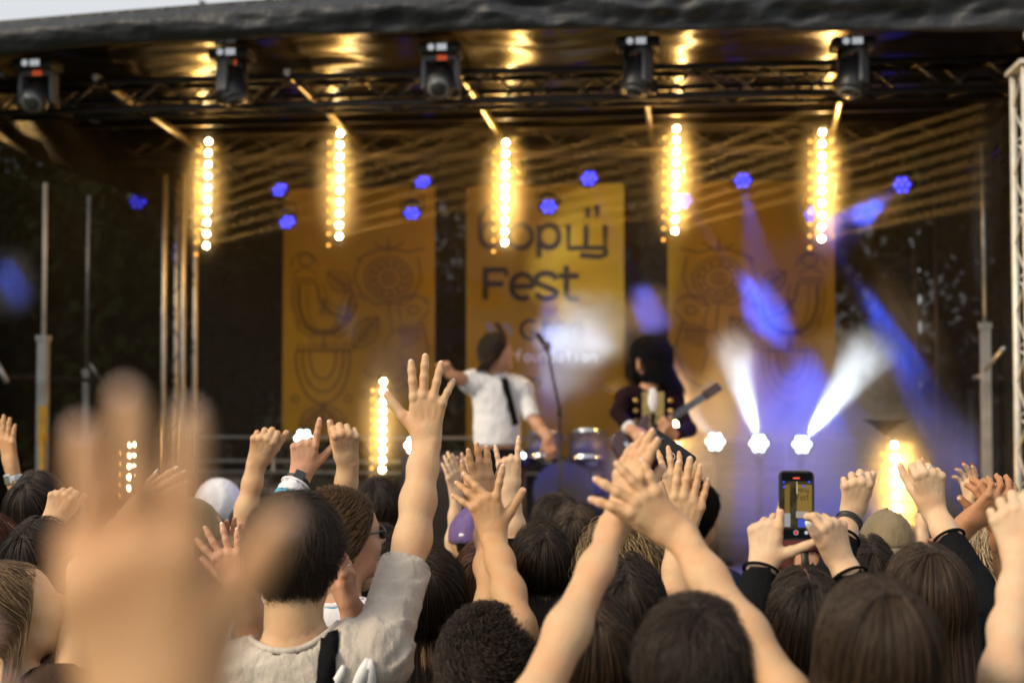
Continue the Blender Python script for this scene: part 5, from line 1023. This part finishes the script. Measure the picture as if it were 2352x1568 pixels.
ph = person('dark-haired person filming the stage with a phone in both hands', (1846, 1462), 2.98, 'bob', 'dark', yaw=0, top='black', sk='pale', hst=dict(n=6000, pole=16, parting=1),
    arms=[dict(side='L', w=(1752, 1300, 3.03), t=(1762, 1170, 3.05), e=(1716, 1455, 2.95), th=-22, pose=[(2, 6, 8, 2), (0, 60, 80, 40), (-2, 66, 80, 44), (-6, 70, 80, 44), (66, 4, 4)], sl=1.84, ar=.9, hs=.92, nail=NAILW),
          dict(side='R', w=(1934, 1292, 3.03), t=(1902, 1178, 3.02), e=(2000, 1425, 2.95), th=30, pose=[(0, 30, 60, 40), (0, 60, 84, 44), (-4, 66, 86, 44), (-6, 70, 86, 44), (26, -6, 6)], sl=1.66, ar=.9, hs=.92, nail=NAILW)])
# man in the beige t-shirt: the hand the photograph is focused on
mn = person('dark-haired man in beige t-shirt with black shoulder strap, open hand raised high', (678, 1278), 3.12, 'mop', 'dark', yaw=-4, top='beige', sk='fair', sc=1.06, hsc=1.06, th=.009, disp=wrinkle(.0085, 34, 1.), hst=dict(n=9000, puff=.020, rad=.0005, strand=.6, nape=40, side=84, vexp=2.6, rag=.3, lift=.022, wob=.3),
    arms=[dict(side='R', w=(980, 1010, 3.38), t=(985, 830, 3.38), e=(948, 1238, 3.28), pose='main', sl=.72, ar=1.02, hs=1.02, h=.003)])
sh_ = child(mn['root'], 'shirt')
ribbon('shoulder_strap', sh_, lerp_pts((766, 1404), (741, 1610), 16), .039, CL['black'], mn['root'], .005)
PRM = mat('white_shirt_print', (.75, .73, .72), .6, var=.05)
for a_, b_, w_ in (((846, 1512), (806, 1610), .028), ((790, 1528), (752, 1610), .020), ((848, 1512), (852, 1610), .026)): ribbon('shirt_print', sh_, lerp_pts(a_, b_, 5), w_, PRM, mn['root'], .006, .001, True)
person('curly dark-haired person at the bottom edge clapping with both hands up', (1128, 1545), 3.05, 'curly', 'dark', yaw=5, top='black', sk='tan', hst=dict(n=7000, curl=.007, strand=.16, rad=.0006, puff=.024),
    arms=[dict(side='R', mir=1, w=(1133, 1232, 3.22), t=(1108, 1130, 3.22), e=(1190, 1440, 3.02), pose=[(26, 4, 8, 6), (-34, 14, 14, 8), (-40, 16, 14, 8), (-48, 18, 14, 8), (52, 6, 8)], th=0, sl=.1, ar=.95, hs=.92), dict(side='L', w=(1114, 1178, 3.5), t=(1084, 1012, 3.5), e=(1130, 1380, 3.2), pose='flat', sl=.1, ar=.9, hs=.93)])
person('brown-haired woman low between the left clapping arm and the cropped head', (1352, 1530), 2.75, 'long', 'brown', yaw=-6, top='black', hst=dict(n=6000))
person('person with short dark hair at the bottom centre clapping with crossed hands overhead', (1600, 1556), 2.38, 'mop', 'dark', yaw=3, top='black', sk='fair', hst=dict(n=9000, puff=.018, strand=.35, rad=.0005), hsc=1.0,
    arms=[dict(side='L', w=(1420, 1192, 2.55), t=(1462, 1040, 2.55), e=(1225, 1620, 2.28), pose='together', th=-50, sl=.05, ar=1.0, hs=.92, h=.003), dict(side='R', w=(1556, 1222, 2.47), t=(1470, 1146, 2.46), e=(1812, 1605, 2.28), pose=[(24, 12, 14, 8), (11, 10, 12, 8), (-8, 8, 12, 8), (-26, 10, 14, 8), (22, 34, 30)], th=4, sl=.05, ar=1.0, hs=.93, h=.003)])
person('woman with long straight brown hair, the largest head at the bottom right', (2012, 1532), 2.25, 'long', 'brown', yaw=-3, tilt=-2, top='black', hst=dict(n=11000, len=.5, flare=.35, rad=.00042, pole=12))
person('person at the right edge with bare pale arm and bent fist', (2440, 1500), 2.5, 'bob', 'dark', sk='pale', top='white', near=.5,
    arms=[dict(side='L', w=(2345, 1290, 2.5), t=(2325, 1190, 2.52), e=(2305, 1545, 2.35), pose='grip', th=-15, sl=.1, ar=.9, hs=.95)])
person('person very near the camera with blurred open hand filling the left foreground', P(180, 1600, .62) * V(1, 1, 0) + V(0, 0, 1.66), 0, None, 'dark', sk='tan', top='black',
    arms=[dict(side='L', hs=.70, ar=.74, w=(352, 1690, .54), t=(238, 884, .54), e=P(372, 1690, .54) + V(.02, -.10, -.21), pose=[(7, 10, 10, 4), (0, 2, 4, 3), (-8, 10, 10, 5), (-6, 30, 40, 18), (36, 2, -4)], sl=.3, h=.003),
          dict(side='R', w=P(-720, 2330, .56), t=P(-70, 1560, .56), e=P(-720, 2330, .56) + V(-.04, -.1, -.2), pose='together', sl=.3, h=.003)])
# ------------------------------------------------------------------ phones
def slab(t, c, X, Y, Z, w, h, th, r, m, name='case'):
    pts = []
    for sx, sy, a0 in ((1, 1, 0), (-1, 1, 90), (-1, -1, 180), (1, -1, 270)):
        for k in range(6): a = math.radians(a0 + 18 * k); pts.append((sx * (w / 2 - r) + r * math.cos(a), sy * (h / 2 - r) + r * math.sin(a)))
    vs = [c + X * x + Y * y + Z * z for z in (-th / 2, th / 2) for x, y in pts]; n = len(pts)
    return bev(mk(name, vs, [tuple(range(n))[::-1], tuple(range(n, 2 * n))] + [(i, (i + 1) % n, n + (i + 1) % n, n + i) for i in range(n)], m, t, False), .0012, 2)
c = P(1534, 1040, 4.04); X = nrm(P(1601, 1051, 4.04) - P(1501, 980, 4.04)); Z = -FW; Y = np.cross(Z, X); t = thing('phone', 'black phone held sideways, rear cameras facing the camera, above the clapping hands', 'phone', c)
slab(t, c, X, Y, Z, .152, .076, .009, .010, BLK)
for (x, y, r) in ((-.058, .018, .0085), (-.058, -.004, .0085), (-.034, .007 + .014, .006), (-.058, -.024, .0085), (-.034, -.014, .005)):
    o = MB().tube([c + X * x + Y * y + Z * .004, c + X * x + Y * y + Z * .0065], r, 16).out('lens_ring', GRY, t, True); MB().disc(c + X * x + Y * y + Z * .0067, Z, r * .72, 14).out('lens', GLS, o)
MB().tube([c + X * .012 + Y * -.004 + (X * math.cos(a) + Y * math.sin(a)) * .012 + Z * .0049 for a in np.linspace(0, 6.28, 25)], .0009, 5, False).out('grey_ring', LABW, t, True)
c = P(1829, 1160, 3.04); X = nrm(V(1, 0, 0)); Z = -FW; Y = nrm(np.cross(Z, X)); X = nrm(X - .012 * Y); t = thing('phone', 'upright phone in a black case, screen showing the stage being filmed', 'phone', c)
slab(t, c, X, Y, Z, .075, .148, .011, .012, BLK)
def scr(name, x0, y0, x1, y1, col, st, z, parent=t):
    return MB().add([c + X * x0 + Y * y0 + Z * z, c + X * x1 + Y * y0 + Z * z, c + X * x1 + Y * y1 + Z * z, c + X * x0 + Y * y1 + Z * z], [(0, 1, 2, 3)]).out(name, emit('screen_' + name, col, st), parent)
sm = bpy.data.materials.new('screen_picture'); sm.use_nodes = True; n = sm.node_tree; n.nodes.clear()
e = n.nodes.new('ShaderNodeEmission'); o_ = n.nodes.new('ShaderNodeOutputMaterial'); ns = n.nodes.new('ShaderNodeTexNoise'); ns.inputs['Scale'].default_value = 45; rp = n.nodes.new('ShaderNodeValToRGB'); tc = n.nodes.new('ShaderNodeTexCoord')
rp.color_ramp.elements[0].color = (.02, .016, .012, 1); rp.color_ramp.elements[0].position = .35; rp.color_ramp.elements[1].color = (.10, .075, .03, 1); n.links.new(tc.outputs['Object'], ns.inputs[0]); n.links.new(ns.outputs[0], rp.inputs[0]); n.links.new(rp.outputs[0], e.inputs[0]); n.links.new(e.outputs[0], o_.inputs[0]); sm.cycles.emission_sampling = 'NONE'
sc0 = MB().add([c + X * a + Y * b + Z * .0057 for a, b in ((-.0325, -.070), (.0325, -.070), (.0325, .070), (-.0325, .070))], [(0, 1, 2, 3)]).out('screen', emit('screen_black', (.006, .006, .007), 1), t)
MB().add([c + X * a + Y * b + Z * .0060 for a, b in ((-.0325, -.050), (.0325, -.050), (.0325, .052), (-.0325, .052))], [(0, 1, 2, 3)]).out('picture', sm, sc0)
scr('filmed_banner', .000, -.022, .0320, .045, (.20, .13, .03), 1, .0062, sc0); scr('filmed_left_banner', -.026, -.020, -.015, .045, (.16, .10, .02), 1, .0062, sc0)
scr('timer', -.008, .057, .006, .0605, (.9, .10, .05), 1, .0062, sc0); scr('filmed_smoke', -.002, -.026, .022, -.012, (.30, .27, .24), 1, .0064, sc0); scr('filmed_drums', .002, -.046, .018, -.028, (.05, .08, .45), 1, .0064, sc0); scr('filmed_shirt', -.027, -.045, -.014, -.016, (.28, .28, .27), 1, .0064, sc0)
for (x, y) in ((-.028, .050), (-.028, .040), (.014, .042), (.026, .051)): MB().disc(c + X * x + Y * y + Z * .0066, Z, .0025, 10).out('filmed_blue_lamp', bpy.data.materials.get('screen_blue') or emit('screen_blue', (.03, .08, .9), 1), sc0)
for k in range(8): MB().disc(c + X * .0 + Y * (.050 - k * .0033) + Z * .0068, Z, .0011, 8).out('filmed_bar_lamp', bpy.data.materials.get('screen_warm') or emit('screen_warm', (1, .8, .4), 1), sc0)
MB().disc(c + X * -.002 - Y * .057 + Z * .0066, Z, .0052, 20).out('record_ring', emit('screen_ring', (.5, .5, .5), 1), sc0); MB().disc(c + X * -.002 - Y * .057 + Z * .0068, Z, .0044, 20).out('record_gap', emit('screen_gap', (.05, .04, .04), 1), sc0); MB().disc(c + X * -.002 - Y * .057 + Z * .0070, Z, .0030, 16).out('record_button', emit('screen_red', (.85, .03, .02), 1), sc0); MB().disc(c + X * .020 - Y * .057 + Z * .0070, Z, .0040, 16).out('flip_button', emit('screen_grey', (.45, .45, .42), 1), sc0)
tx = MB()
def sstroke(pts, w=.0013):
    q = [c + X * (.001 + x * .0045) + Y * (.012 + y * .0062) + Z * .0066 for x, y in pts]
    for i in range(len(q) - 1): d_ = q[i + 1] - q[i]; s_ = nrm(np.cross(d_, Z)) * w / 2; tx.add([q[i] + s_, q[i] - s_, q[i + 1] - s_, q[i + 1] + s_], [(0, 1, 2, 3)])
for l in ([(0, 0), (0, 2), (1.1, 2)], [(0, 1), (1, 1)], [(1.5, .6), (2.6, .6), (2.5, 1.2), (2, 1.4), (1.5, 1), (1.5, .4), (2, 0), (2.6, .2)], [(4.0, 1.2), (3.4, 1.4), (3, 1.1), (3.9, .5), (3.5, 0), (2.9, .2)], [(4.8, 2), (4.8, .2), (5.4, 0)], [(4.3, 1.4), (5.4, 1.4)],
          [(.6, 3), (.3, 3.5), (.8, 4), (1.2, 3.5), (.6, 3)], [(1.7, 2.5), (1.7, 4), (2.5, 3.9), (2.5, 3.1), (1.7, 3)], [(3.1, 4), (3.1, 3), (5.2, 3), (5.2, 4)], [(4.1, 4), (4.1, 3)], [(5.2, 3), (5.5, 2.7), (4.4, 2.5)]): sstroke(l)
tx.out('filmed_lettering', emit('screen_ink', (.03, .025, .015), 1), sc0)
for k in range(3): pass
